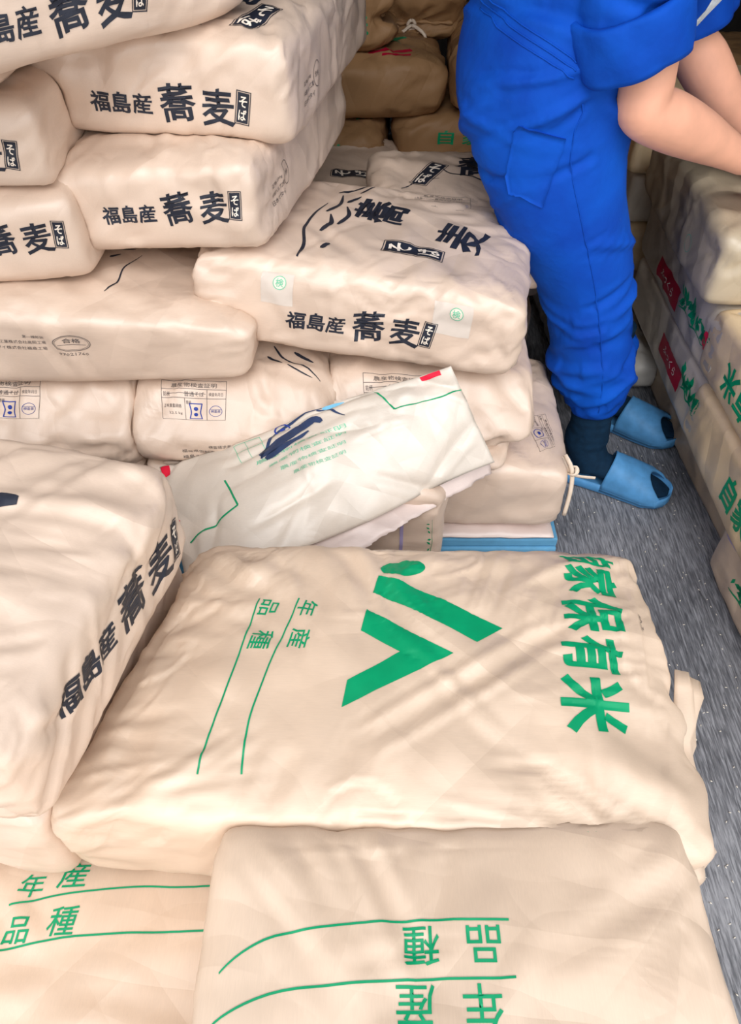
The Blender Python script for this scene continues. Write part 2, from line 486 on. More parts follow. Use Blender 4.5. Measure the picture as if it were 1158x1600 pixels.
def tie_parts(sk, tie, seed, ck=1.0):
    """the rolled mouth of the bag and the paper cords knotted round it"""
    z0, y0, dep = tie
    rs = random.Random(seed)
    fv = 0.5 + z0 / 2; fk = 0.5 + y0 / 2
    us = np.linspace(0.10, 0.90, 26)
    vv = fv + 0.02 * np.sin(us * 23 + seed)
    pts = surf_at(sk, 'right', us, vv, 0.003)
    rad = [0.0055 + 0.0025 * math.sin(i * 1.9 + seed) for i in range(26)]
    for i in range(26):
        if abs(us[i] - fk) < 0.04: rad[i] *= 0.55
    link('rolled_mouth', mesh('rolled_mouth', *sweep(pts, rad, 8, 0.8)), sk.ob.data.materials[0], sk.ob)
    k = Vector(surf_at(sk, 'right', [fk], [fv], 0.010)[0])
    def ribbon(p):
        return sweep(p, 0.0045, 6, 0.3, up=(1, 0, 0.2))
    loop = [k + Vector((0.004 + 0.004 * math.cos(t), 0.010 * math.sin(t), 0.012 * math.cos(t))) for t in np.linspace(0, 6.28, 12)]
    t1 = [k + Vector((0.006 / ck + 0.012 * t, (0.045 + 0.02 * rs.random()) * t, -0.01 * t - 0.035 * t * t)) * ck for t in np.linspace(0, 1, 7)]
    t2 = [k + Vector((0.006 / ck + 0.010 * t, -(0.035 + 0.03 * rs.random()) * t, -0.02 * t - 0.03 * t * t)) * ck for t in np.linspace(0, 1, 7)]
    link('tie_cord', mesh('tie_cord', *join_vf(ribbon(loop), ribbon(t1), ribbon(t2))), M['cord'], sk.ob)

# ------------------------------------------------------------------ print on the sacks (flat ink that follows the paper)
_T = {}
def glyphs(txt, bold=0.0, res=2):
    """outline letters as a 2-D triangle mesh scaled to the unit box (w/h kept separately)"""
    key = (txt, bold, res)
    if key in _T: return _T[key]
    cu = bpy.data.curves.new('txt', 'FONT'); cu.body = txt; cu.size = 1.0; cu.bevel_depth = bold; cu.bevel_resolution = 0
    cu.resolution_u = res; cu.fill_mode = 'FRONT'
    ob = bpy.data.objects.new('txt', cu); COL.objects.link(ob)
    dg = bpy.context.evaluated_depsgraph_get()
    me = bpy.data.meshes.new_from_object(ob.evaluated_get(dg))
    V = np.array([(v.co.x, v.co.y) for v in me.vertices]); 
    F = [tuple(p.vertices) for p in me.polygons]
    bpy.data.objects.remove(ob); bpy.data.curves.remove(cu); bpy.data.meshes.remove(me)
    lo, hi = V.min(0), V.max(0)
    _T[key] = ((V - lo) / (hi - lo), F, (hi - lo))
    return _T[key]

def txt(s, x, y, w, h, bold=0.0, rot=0, shear=0.0, res=2):
    V, F, _ = glyphs(s, bold, res)
    P = V * np.array([w, h])
    P = P + np.stack([P[:, 1] * shear, 0 * P[:, 1]], 1)
    c, sn = math.cos(R(rot)), math.sin(R(rot))
    ctr = np.array([w / 2, h / 2]); Q = P - ctr
    Q = np.stack([Q[:, 0] * c - Q[:, 1] * sn, Q[:, 0] * sn + Q[:, 1] * c], 1) + ctr + np.array([x, y])
    return (Q, F)

def poly(pts):
    tr = tessellate_polygon([[Vector((p[0], p[1], 0)) for p in pts]])
    return (np.array(pts, float), [tuple(t) for t in tr])

def rect(x, y, w, h, rot=0):
    c, s = math.cos(R(rot)), math.sin(R(rot))
    P = [(-w / 2, -h / 2), (w / 2, -h / 2), (w / 2, h / 2), (-w / 2, h / 2)]
    return (np.array([(x + w / 2 + a * c - b * s, y + h / 2 + a * s + b * c) for a, b in P]), [(0, 1, 2, 3)])

def stroke(pts, w, taper=True):
    pts = np.array(pts, float); n = len(pts)
    # smooth resample
    t = np.linspace(0, n - 1, (n - 1) * 6 + 1)
    P = np.stack([np.interp(t, np.arange(n), pts[:, k]) for k in (0, 1)], 1)
    for _ in range(3): P[1:-1] = (P[:-2] + 2 * P[1:-1] + P[2:]) / 4
    d = np.gradient(P, axis=0); d /= np.linalg.norm(d, axis=1)[:, None] + 1e-9
    nn = np.stack([-d[:, 1], d[:, 0]], 1)
    ww = np.interp(np.linspace(0, 1, len(P)), [0, .15, .7, 1], [w * .5, w, w * .8, w * .25]) if taper else np.full(len(P), w)
    V = np.concatenate([P + nn * ww[:, None] / 2, P - nn * ww[:, None] / 2])
    m = len(P)
    return (V, [(i, i + 1, m + i + 1, m + i) for i in range(m - 1)])

def ring(cx, cy, r, w, ry=None, n=28):
    ry = ry or r
    a = np.linspace(0, 2 * math.pi, n, endpoint=False)
    V = np.concatenate([np.stack([cx + r * np.cos(a), cy + ry * np.sin(a)], 1), np.stack([cx + (r - w) * np.cos(a), cy + (ry - w) * np.sin(a)], 1)])
    return (V, [(i, (i + 1) % n, n + (i + 1) % n, n + i) for i in range(n)])

def disc(cx, cy, r, ry=None, n=28):
    ry = ry or r
    a = np.linspace(0, 2 * math.pi, n, endpoint=False)
    V = np.stack([cx + r * np.cos(a), cy + ry * np.sin(a)], 1)
    return (np.concatenate([V, [[cx, cy]]]), [(i, (i + 1) % n, n) for i in range(n)])

def frame(x, y, w, h, t):
    return [rect(x, y, w, t), rect(x, y + h - t, w, t), rect(x, y, t, h), rect(x + w - t, y, t, h)]

def put(sk, face, shapes, m, at, rot=0, off=0.0008, name='printed_lettering', cut=True, label=None, wob=0.0):
    """lay 2-D shapes (metres) on a face; at = metres from the face's lower-left corner seen from outside"""
    V = []; F = []
    for v, f in shapes:
        o = sum(len(a) for a in V); V.append(v); F += [tuple(i + o for i in q) for q in f]
    V = np.concatenate(V)
    if wob:
        V = V + wob * np.stack([np.sin(V[:, 1] * 260 + 1) + np.sin(V[:, 0] * 190), np.sin(V[:, 0] * 230 + 2) + np.sin(V[:, 1] * 170)], 1)
    c, s = math.cos(R(rot)), math.sin(R(rot))
    V = np.stack([V[:, 0] * c - V[:, 1] * s + at[0], V[:, 0] * s + V[:, 1] * c + at[1]], 1)
    fl, fw = sk.fd[face]; g = sk.faces[face]; a, b = g.shape[0] - 1, g.shape[1] - 1
    V = V / np.array([fl, fw]) * np.array([a, b])          # in grid cells
    bm = bmesh.new()
    bv = [bm.verts.new((p[0], p[1], 0)) for p in V]
    for q in F:
        try: bm.faces.new([bv[i] for i in q])
        except ValueError: pass
    if cut:
        lo, hi = V.min(0), V.max(0)
        for ax in (0, 1):
            for k in range(math.ceil(lo[ax]), math.floor(hi[ax]) + 1):
                co = [0, 0, 0]; co[ax] = k; no = [0, 0, 0]; no[ax] = 1
                bmesh.ops.bisect_plane(bm, geom=bm.verts[:] + bm.edges[:] + bm.faces[:], plane_co=co, plane_no=no, dist=1e-5)
        dd_ = V[:, 0] - V[:, 1]
        for k in range(math.ceil(dd_.min()), math.floor(dd_.max()) + 1):
            bmesh.ops.bisect_plane(bm, geom=bm.verts[:] + bm.edges[:] + bm.faces[:], plane_co=(k, 0, 0), plane_no=(1, -1, 0), dist=1e-5)
    if cut: bmesh.ops.triangulate(bm, faces=[f for f in bm.faces if len(f.verts) > 4])
    UV = np.array([(v.co.x / a, v.co.y / b) for v in bm.verts])
    # keep only what lies on the face
    P = surf_at(sk, face, UV[:, 0], UV[:, 1], off)
    bm.verts.ensure_lookup_table()
    dead = [v for v, q in zip(bm.verts, UV) if q[0] < -1e-4 or q[0] > 1.0001 or q[1] < -1e-4 or q[1] > 1.0001]
    for v, p in zip(bm.verts, P): v.co = p
    if dead: bmesh.ops.delete(bm, geom=dead, context='VERTS')
    bmesh.ops.recalc_face_normals(bm, faces=bm.faces[:])
    me = bpy.data.meshes.new(name); bm.to_mesh(me); bm.free()
    o = link(name, me, m, sk.ob)
    if label: o['label'] = label
    return o

# recurring prints --------------------------------------------------
def soba_line(sk, face, at, rot=0, k=1.0, m='black'):
    """the producing region and 'buckwheat' in brush letters with the little boxed word"""
    A = [txt('福島産', 0, 0.002 * k, 0.098 * k, 0.033 * k, 0.022, shear=0.12),
         txt('蕎', 0.110 * k, -0.004 * k, 0.054 * k, 0.054 * k, 0.018, rot=6, shear=0.1),
         txt('麦', 0.174 * k, -0.006 * k, 0.050 * k, 0.052 * k, 0.018, rot=2, shear=0.1)]
    put(sk, face, A, M[m], at, rot, wob=0.0007 * k)
    soba_box(sk, face, at, rot, 0.228 * k, -0.002 * k, k, m)

def soba_box(sk, face, at, rot, x, y, k=1.0, m='black', tilt=-10):
    w, h = 0.022 * k, 0.048 * k
    B = [rect(x + 0.0025 * k, y + 0.0025 * k, w - 0.005 * k, h - 0.005 * k)] + frame(x, y, w, h, 0.0012 * k)
    B = [rot2(s, (x + w / 2, y + h / 2), tilt) for s in B]
    put(sk, face, B, M[m], at, rot, name='printed_box')
    Cc = [txt('そ', x + 0.005 * k, y + 0.025 * k, 0.012 * k, 0.016 * k, 0.02), txt('ば', x + 0.005 * k, y + 0.006 * k, 0.012 * k, 0.016 * k, 0.02)]
    Cc = [rot2(s, (x + w / 2, y + h / 2), tilt) for s in Cc]
    put(sk, face, Cc, M['whiteink'], at, rot, off=0.0014, name='boxed_lettering')

def rot2(s, c, a):
    V, F = s; c = np.array(c); co, si = math.cos(R(a)), math.sin(R(a)); Q = V - c
    return (np.stack([Q[:, 0] * co - Q[:, 1] * si, Q[:, 0] * si + Q[:, 1] * co], 1) + c, F)

def small_print(sk, face, at, rot=0, k=1.0):
    A = [txt('正味230g', 0, 0.030 * k, 0.030 * k, 0.005 * k, res=1), txt('第一種紙袋', 0.075 * k, 0.030 * k, 0.034 * k, 0.006 * k, res=1),
         txt('中越パルプ工業株式会社高岡工場', 0, 0.018 * k, 0.110 * k, 0.0068 * k, res=1),
         txt('日本マタイ株式会社福島工場', 0.006 * k, 0.006 * k, 0.104 * k, 0.0068 * k, res=1)]
    put(sk, face, A, M['fadedblack'], at, rot, name='small_print')
    c = [ring(0.152 * k, 0.024 * k, 0.030 * k, 0.0012 * k, 0.017 * k), ring(0.152 * k, 0.024 * k, 0.027 * k, 0.0006 * k, 0.0145 * k),
         txt('合格', 0.138 * k, 0.024 * k, 0.028 * k, 0.010 * k, 0.01, res=1), rect(0.130 * k, 0.0205 * k, 0.044 * k, 0.0008 * k),
         txt('97021760', 0.128 * k, -0.002 * k, 0.048 * k, 0.006 * k, res=1)]
    put(sk, face, c, M['fadedblack'], at, rot, name='oval_stamp')

def inspection_table(sk, face, at, rot=0, stamp='barrel', k=1.0, address=True):
    w, h, t = 0.130 * k, 0.085 * k, 0.0009 * k
    A = frame(0, 0, w, h, t) + [rect(0, h * .80, w, t), rect(0, h * .60, w, t), rect(w * .70, 0, t, h * .80), rect(w * .36, 0, t, h * .60), rect(0.01, h * .70, w * .6, t)]
    A += [txt('農産物検査証明', w * .15, h * .84, w * .7, h * .10, res=1), txt('銘柄', w * .03, h * .64, w * .1, h * .11, res=1), txt('普通そば', w * .36, h * .64, w * .3, h * .11, res=1),
          txt('正味重量規格', w * .04, h * .36, w * .27, h * .10, res=1), txt('22.5 kg', w * .12, h * .16, w * .20, h * .09, res=1), txt('等級', w * .38, h * .46, w * .08, h * .09, res=1),
          txt('検査年月日', w * .73, h * .66, w * .22, h * .08, res=1)]
    if address:
        A += [txt('検査請求者', w * .55, -h * .42, w * .28, h * .09, res=1), txt('福島県田村市', w * .12, -h * .62, w * .45, h * .10, res=1),
              txt('福島さくら農業協同組合', w * .12, -h * .80, w * .85, h * .10, res=1), txt('郡山市朝日二丁目14番', w * .30, -h * .98, w * .7, h * .10, res=1)]
    put(sk, face, A, M['fadedblack'], at, rot, name='inspection_table')
    cx, cy = w * .53, h * .27
    if stamp == 'barrel':
        s = [stroke([(cx - .013 * k, cy + .019 * k), (cx - .009 * k, cy), (cx - .013 * k, cy - .019 * k)], .0022 * k, False), stroke([(cx + .013 * k, cy + .019 * k), (cx + .009 * k, cy), (cx + .013 * k, cy - .019 * k)], .0022 * k, False),
             rect(cx - .013 * k, cy + .017 * k, .026 * k, .0022 * k), rect(cx - .013 * k, cy - .0192 * k, .026 * k, .0022 * k), disc(cx, cy + .007 * k, .0045 * k), disc(cx, cy - .007 * k, .0045 * k)]
    else:
        s = [ring(cx, cy, .017 * k, .002 * k), disc(cx, cy, .006 * k)]
    s += [ring(w * .84, h * .29, .0135 * k, .0010 * k), txt('検査員', w * .84 - .010 * k, h * .29 - .003 * k, .020 * k, .007 * k, res=1), rect(w * .84 - .012 * k, h * .29 + .005 * k, .024 * k, .0008 * k)]
    put(sk, face, s, M['blueink'], at, rot, name='blue_stamp')

def year_lines(sk, face, at, rot=0, k=1.0):
    """the two ruled lines for crop year and variety"""
    A = [txt('年', 0.000, 0.006, 0.030 * k, 0.030 * k, 0.004), txt('産', 0.052 * k, 0.006, 0.030 * k, 0.030 * k, 0.004), rect(-0.01, 0, 0.255 * k, 0.0022),
         txt('品', 0.000, -0.046 * k, 0.030 * k, 0.028 * k, 0.004), txt('種', 0.052 * k, -0.046 * k, 0.032 * k, 0.030 * k, 0.004), rect(-0.01, -0.052 * k, 0.255 * k, 0.0022)]
    put(sk, face, A, M['green'], at, rot)

def round_sticker(sk, face, at, r=0.012, m='green'):
    put(sk, face, [disc(0, 0, r)], M['whiteink'], at, name='round_sticker')
    put(sk, face, [ring(0, 0, r, r * .12), txt('検', -r * .6, -r * .6, r * 1.2, r * 1.2, 0.015)], M[m], at, off=0.0013, name='sticker_lettering')

# ------------------------------------------------------------------ setting: a store room, open towards the photographer
def struct(name, me, m):
    return tag(link(name, me, m, smooth=False), kind='structure')
struct('floor', box(-1.6, 1.9, -0.7, 4.2, -0.06, 0), M['floor'])
struct('wall_back', box(-1.6, 1.9, 4.2, 4.3, -0.06, 2.2), M['wall'])
struct('wall_left', box(-1.7, -1.6, 0.5, 4.3, -0.06, 2.2), M['wall'])
struct('wall_right', box(1.9, 2.0, 0.5, 4.3, -0.06, 2.2), M['wall'])
struct('ceiling', box(-1.7, 2.0, 0.80, 4.3, 2.1, 2.2), M['ceil'])
struct('ground', box(-12, 12, -12, 12, -0.5, -0.45), M['ground'])

# ------------------------------------------------------------------ the sacks
SK = {}
def slope_end(P, q):
    """upper edge of the tied end droops towards the tie"""
    P = P.copy(); w = sstep(.62, 1.0, q[:, 0]) * np.clip((q[:, 2] + 1) / 2, 0, 1)
    P[:, 2] -= .050 * w; P[:, 0] += .012 * sstep(.8, 1, q[:, 0]) * np.clip(.4 - q[:, 2], 0, 1)
    return P
def soba(key, label, loc, yaw, dims=(.58, .40, .165), m='soba', group='buckwheat sacks in the left stack', n1=18.0, n2=7.0, bulge=.11, **kw):
    SK[key] = make_sack('buckwheat_sack', label, loc, yaw, dims, M[m], seed=len(SK) * 13 + 5, group=group, n1=n1, n2=n2, bulge=bulge, **kw); return SK[key]
def rice(key, label, loc, yaw, dims=(.66, .42, .17), m='rice', group='rice sacks in the front pile', n1=26.0, n2=10.0, **kw):
    SK[key] = make_sack('rice_sack', label, loc, yaw, dims, M[m], seed=len(SK) * 13 + 5, group=group, n1=n1, n2=n2, **kw); return SK[key]

# --- front pile
rice('M', 'large kraft rice sack lying sideways with a green slanting emblem and green lettering', (.005, .490, .333), -2, (.73, .408, .172), cell=.0065,
     corners={(-1, 1, 0): (.115, 0, -.01), (-1, -1, 0): (.022, .015, 0), (1, 1, 0): (-.01, .0, 0)}, tie=(0.15, -.35, .03), n2=8, ncr=95, acr=.006)
rice('BR', 'kraft rice sack in the bottom right corner with upside-down green ruled lines', (.08, -.022, .350), 90, (.66, .47, .165), cell=.0075, n2=10, ncr=60, acr=.005)
rice('BL', 'kraft rice sack in the bottom left corner lying lower with green ruled lines', (-.30, .04, .165), 90, (.66, .44, .17), cell=.0095)
soba('FL', 'buckwheat sack at left above the green emblem sack, black brush stroke on its top', (-.548, .525, .532), -12, (.58, .38, .16), cell=.0065, group='buckwheat sacks in the front pile', ncr=80, acr=.006, n2=10)
soba('FL1', 'plain kraft sack squeezed under the front left buckwheat sack', (-.597, .552, .325), -9, (.60, .42, .19), group='buckwheat sacks in the front pile')
G = 'hidden sacks carrying the front pile'
for i, (x, y, z, yw, d) in enumerate([(-.30, .03, 0, 90, (.66, .44, .165)), (.14, -.01, 0, 90, (.64, .40, .165)), (.14, -.01, .165, 90, (.64, .40, .165)),
                                      (.06, .52, 0, 0, (.52, .38, .165)), (.06, .52, .165, 0, (.52, .38, .165)), (-.58, .56, 0, 0, (.60, .36, .165)), (-.58, .56, .165, 0, (.60, .36, .165))]):
    rice('H%d' % i, 'kraft rice sack underneath the sacks of the front pile', (x, y, z), yw, d, group=G, cell=.02)

# --- left stack on the pallet
soba('B1', 'bottom sack of the left stack, tied at its right end beside the blue slipper', (.10, 1.258, .128), -3, (.59, .40, .175), ncr=80)
soba('B2', 'bottom sack of the left stack hidden behind the empty bag', (-.50, 1.25, .122), 0, (.57, .40, .17), cell=.016)
soba('L2c', 'tied sack end with a blue ring stamp in its table, under the tilted sack', (.115, 1.33, .288), -90, (.58, .40, .175), tie=(-.05, .42, .035), ncr=90, acr=.006, shape=slope_end, corners={(1, 1, -1): (0, -.075, 0)})
soba('L2b', 'sack with a blue barrel stamp in its table, tied end half behind the empty bag', (-.245, 1.315, .283), -90, (.58, .37, .18), tie=(-.45, .25, .035), ncr=90, acr=.006, shape=slope_end)
soba('L2a', 'tied sack end at the left edge, table and barrel stamp, under the oval-stamped sack', (-.605, 1.315, .283), -90, (.58, .37, .18), tie=(-.5, -.35, .035), ncr=90, acr=.006, shape=slope_end)
soba('T2d', 'sack at the back right of the left stack, just behind the blue trouser leg', (.21, 1.92, .29), 90, (.54, .41, .17), cell=.015)
soba('T1d', 'lowest sack at the back right of the left stack', (.20, 1.92, .12), 90, (.54, .41, .17), cell=.02)
soba('L3a', 'long plain sack with small print and an oval stamp on its side', (-.51, 1.29, .468), 0, (.60, .42, .175), corners={(1, 0, 1): (.02, 0, -.055), (1, 1, 1): (0, 0, -.02)}, ncr=60, n2=7)
soba('A', 'tilted sack at the middle, large black brush letters on top and two round green stickers', (-.005, 1.315, .480), -9, (.575, .41, .17), tilt=(-3.5, 4.5), cell=.008, ncr=85, acr=.006)
soba('A2', 'sack behind the middle one with a black boxed word and faint table on top', (.178, 1.555, .472), 90, (.37, .365, .165), cell=.010, corners={(-1, 0, 1): (0, 0, -.02)})
soba('D0', 'sliver of a buckwheat sack with a black box, wedged behind the tilted sack', (-.10, 1.95, .335), 90, (.5, .36, .165), cell=.015)
soba('L4a', 'sack at the left edge, fourth tier, black lettering cut off by the picture edge', (-.665, 1.43, .612), 92, (.58, .40, .165), tilt=(-3, 0), ncr=60)
soba('L4b', 'fourth-tier sack with slanting black lettering, resting on the tilted sack', (-.31, 1.455, .655), 80, (.58, .40, .165), tilt=(-6, 0), cell=.009, ncr=85, acr=.006, corners={(1, -1, 0): (0, -.025, 0)})
soba('L5a', 'fifth-tier sack at the left edge showing only a small boxed word', (-.665, 1.44, .768), 88, (.58, .40, .15), ncr=60)
soba('L5b', 'fifth-tier sack with level black lettering and a black box on its top', (-.275, 1.53, .808), 80, (.58, .42, .17), tilt=(0, 0), cell=.009, ncr=70, acr=.0055, corners={(1, -1, 0): (0, -.015, 0)})
soba('L6b', 'kraft sack end peeping out below the topmost sack at the left edge', (-.70, 1.40, .918), 88, (.56, .40, .085), cell=.014)
soba('L6', 'topmost sack of the left stack, steeply slanting black lettering', (-.515, 1.245, .972), 42, (.58, .40, .16), tilt=(0, -1), cell=.010, ncr=60)

# --- right stack
GR = 'sacks in the right stack'
def rr(key, label, loc, yaw, dims, m, **kw): return rice(key, label, loc, yaw, dims, m, group=GR, **kw)
rr('R4', 'plain tan sack on the floor at the bottom of the right stack', (.975, 1.39, 0), 89, (.66, .43, .155), 'tan', corners={(-1, 1, -1): (0, -.03, 0)}, ncr=70)
rr('R7', 'front floor sack of the right stack with a purple stripe and green leaves', (.96, .84, 0), 92, (.46, .44, .16), 'rice')
rr('R3', 'greyish sack in the right stack with a crimson block, directly on the tan sack', (.925, 1.59, .15), 89, (.62, .42, .155), 'grey')
rr('R6', 'cream sack low in the right stack with green lettering beside the slipper', (.915, 1.09, .155), 90, (.48, .42, .155), 'cream')
rr('R2', 'greyish sack with a crimson block and red mark, below the topmost right sack', (.925, 1.61, .295), 89, (.62, .42, .155), 'grey')
rr('R5', 'cream right-stack sack with an upside-down green letter, above the low cream sack', (.915, 1.14, .308), 90, (.46, .42, .155), 'cream')
rr('R1', 'topmost sack of the right stack under the forearm of the person', (.905, 1.63, .448), 86, (.56, .47, .165), 'dun', ncr=80, acr=.006, corners={(-1, 1, 0): (0, -.02, 0)})
rr('R1b', 'pale sack end just behind the topmost right sack', (.90, 2.2, .45), 88, (.40, .44, .17), 'cream', cell=.014)
rr('R3b', 'sack ends farther back in the right stack', (.92, 2.3, .0), 88, (.50, .44, .165), 'tan', cell=.016)
rr('R2b', 'pale sack second tier at the back of the right stack', (.93, 2.28, .16), 88, (.50, .44, .15), 'cream', cell=.016)
rr('R2c', 'third-tier sack at the back of the right stack', (.93, 2.28, .31), 88, (.50, .44, .15), 'grey', cell=.016)
rr('GF', 'flat light grey sack lying on the floor behind the far slipper', (.645, 1.95, 0), 92, (.56, .25, .11), 'pale', n2=4, acr=.006)

# --- dark back stack
GB = 'brown rice sacks at the back of the room'
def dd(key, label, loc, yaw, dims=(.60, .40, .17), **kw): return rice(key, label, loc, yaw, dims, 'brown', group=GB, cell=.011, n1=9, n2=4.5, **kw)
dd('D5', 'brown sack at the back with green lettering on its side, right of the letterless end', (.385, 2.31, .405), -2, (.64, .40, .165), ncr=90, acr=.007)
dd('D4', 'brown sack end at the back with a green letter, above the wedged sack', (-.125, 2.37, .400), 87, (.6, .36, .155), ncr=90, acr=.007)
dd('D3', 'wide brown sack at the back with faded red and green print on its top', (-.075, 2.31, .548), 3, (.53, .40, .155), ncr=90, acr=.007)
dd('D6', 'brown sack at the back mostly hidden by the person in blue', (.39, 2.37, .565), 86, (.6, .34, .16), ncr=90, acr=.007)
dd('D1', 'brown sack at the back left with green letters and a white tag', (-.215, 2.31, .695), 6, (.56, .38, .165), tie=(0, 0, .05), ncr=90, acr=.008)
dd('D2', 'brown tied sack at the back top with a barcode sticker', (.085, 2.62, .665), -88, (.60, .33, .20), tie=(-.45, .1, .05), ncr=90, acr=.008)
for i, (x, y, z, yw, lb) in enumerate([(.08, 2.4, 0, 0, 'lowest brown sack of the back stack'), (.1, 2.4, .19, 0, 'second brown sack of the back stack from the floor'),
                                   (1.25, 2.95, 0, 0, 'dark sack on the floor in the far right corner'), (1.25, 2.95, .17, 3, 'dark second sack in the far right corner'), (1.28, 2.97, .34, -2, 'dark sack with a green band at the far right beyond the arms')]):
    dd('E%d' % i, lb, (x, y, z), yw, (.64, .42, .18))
settle(list(SK.values()))
#SPLIT

# ------------------------------------------------------------------ prints
def resample(path, *vals, n=40):
    P = np.array([tuple(p) for p in path], float); t = np.arange(len(P)); tt = np.linspace(0, len(P) - 1, n)
    def cr(A):
        A = np.asarray(A, float); m = len(A) - 1; i = np.clip(tt.astype(int), 0, m - 1); f = tt - i
        g = lambda k: A[np.clip(k, 0, m)]
        f = f[:, None] if A.ndim > 1 else f
        return .5 * (2 * g(i) + (g(i + 1) - g(i - 1)) * f + (2 * g(i - 1) - 5 * g(i) + 4 * g(i + 1) - g(i + 2)) * f ** 2 + (3 * g(i) - g(i - 1) - 3 * g(i + 1) + g(i + 2)) * f ** 3)
    return (cr(P),) + tuple(cr(v) for v in vals)

def glyph_at(ch, cx, cy, w, h, rot, bold=.006, res=2, shear=0.0):
    return rot2(txt(ch, cx - w / 2, cy - h / 2, w, h, bold, shear=shear, res=res), (cx, cy), rot)
m = SK['M']
put(m, 'top', [disc(.348, .353, .035, .016)], M['green'], (0, 0), name='printed_emblem')
put(m, 'top', [poly([(.313, .338), (.309, .309), (.350, .291), (.389, .273), (.425, .255), (.463, .234), (.498, .256), (.441, .286), (.412, .301), (.380, .315), (.347, .327)])], M['green'], (0, 0), name='printed_emblem')
put(m, 'top', [poly([(.305, .280), (.303, .247), (.361, .217), (.299, .174), (.299, .138), (.336, .161), (.372, .182), (.402, .200), (.432, .217), (.371, .247), (.338, .264)])], M['green'], (0, 0), name='printed_emblem')
for ch, (x0, x1, y0, y1) in zip('自家保有米', [(.612, .700, .374, .402), (.598, .690, .318, .368), (.586, .680, .255, .314), (.576, .666, .198, .250), (.566, .655, .119, .194)]):
    put(m, 'top', [glyph_at(ch, (x0 + x1) / 2, (y0 + y1) / 2, y1 - y0, x1 - x0, -90, .034, 3)], M['green'], (0, 0))
for ch, (cx, cy, s) in zip('年産品種', [(.220, .279, .027), (.222, .232, .029), (.163, .281, .026), (.170, .229, .030)]): put(m, 'top', [glyph_at(ch, cx, cy, s, s, -92)], M['green'], (0, 0))
put(m, 'top', [stroke([(.204, .294), (.201, .265), (.193, .190), (.192, .121), (.203, .053)], .0022, False)], M['green'], (0, 0), name='ruled_line')
put(m, 'top', [stroke([(.144, .296), (.147, .23), (.150, .171), (.152, .105), (.155, .050)], .0022, False)], M['green'], (0, 0), name='ruled_line')
put(m, 'top', [txt('ゆみ', 0, 0, .026, .012, 0, shear=.3)], M['fadedblack'], (.712, .300), -95, name='pen_note')
put(m, 'front', [rect(0, 0, .012, .006)], M['green'], (.58, .160), name='printed_mark')
put(m, 'front', [rect(0, 0, .014, .006)], M['green'], (.60, .160), name='printed_mark')

b = SK['BR']
for ch, (cx, cy, s) in zip('年産品種', [(.497, .219, .034), (.497, .277, .034), (.546, .213, .031), (.545, .270, .033)]): put(b, 'top', [glyph_at(ch, cx, cy, s, s, 90)], M['green'], (0, 0))
put(b, 'top', [stroke([(.566, .188), (.567, .26), (.564, .328), (.552, .404), (.53, .458)], .0022, False)], M['green'], (0, 0), name='ruled_line')
put(b, 'top', [stroke([(.518, .188), (.518, .25), (.516, .304), (.509, .394), (.49, .458)], .0022, False)], M['green'], (0, 0), name='ruled_line')
b = SK['BL']
for ch, (cx, cy, s) in zip('年産品種', [(.590, .316, .028), (.604, .271, .033), (.540, .317, .027), (.551, .270, .031)]): put(b, 'top', [glyph_at(ch, cx, cy, s, s, -86, shear=.15)], M['green'], (0, 0))
put(b, 'top', [stroke([(.566, .332), (.581, .275), (.590, .201), (.592, .05)], .0022, False)], M['green'], (0, 0), name='ruled_line')
put(b, 'top', [stroke([(.518, .335), (.535, .262), (.540, .191), (.543, .05)], .0022, False)], M['green'], (0, 0), name='ruled_line')

soba_line(SK['FL'], 'right', (.068, .088), -11, 1.12)
put(SK['FL'], 'top', [stroke([(.448, .270), (.425, .266), (.405, .25), (.41, .225), (.435, .20), (.43, .17)], .020)], M['black'], (0, 0), name='brush_stroke')

soba_line(SK['L5b'], 'left', (.100, .046), 0, 1.03)
soba_line(SK['L4b'], 'left', (.135, .062), 2, .97)
soba_line(SK['L5a'], 'left', (.115, .046), 0, .98)
soba_line(SK['L4a'], 'left', (.135, .066), 2, .98)
soba_line(SK['L6'], 'front', (.159, .032), 2, 1.0)
soba_line(SK['A'], 'front', (.170, .052), 1, 1.03)
def end_print(sk, at):
    A = [txt('正味 230g', 0, .030, .05, .007, .004, res=1), txt('中越パルプ工業', 0, .016, .06, .008, .004, res=1), txt('日本マタイ', 0, .002, .06, .008, .004, res=1), ring(.074, .03, .014, .0012, .019), txt('合格', .066, .026, .016, .008, .004, res=1)]
    put(sk, 'front', A, M['fadedblack'], at, name='small_print')
end_print(SK['L5b'], (.07, .050)); end_print(SK['L4b'], (.07, .055))
# tops of the buckwheat sacks
def big_box(sk, c, rot, k=1.0):
    """the boxed word, first letter at the upper end before turning by rot"""
    w, h = .042 * k, .108 * k
    put(sk, 'top', [rot2(q, c, rot) for q in [rect(c[0] - w / 2 + .004 * k, c[1] - h / 2 + .004 * k, w - .008 * k, h - .008 * k)] + frame(c[0] - w / 2, c[1] - h / 2, w, h, .0016 * k)], M['black'], (0, 0), name='printed_box')
    put(sk, 'top', [rot2(txt('そ', c[0] - .012 * k, c[1] + .004 * k, .024 * k, .040 * k, .02, res=4), c, rot), rot2(txt('ば', c[0] - .012 * k, c[1] - .046 * k, .024 * k, .040 * k, .02, res=4), c, rot)], M['whiteink'], (0, 0), off=.0015, name='boxed_lettering')
def big_letter(sk, ch, c, rot, w=.105, h=.095): put(sk, 'top', [glyph_at(ch, c[0], c[1], w, h, rot, .022, 3, .08)], M['black'], (0, 0), wob=.0016, name='brush_lettering')
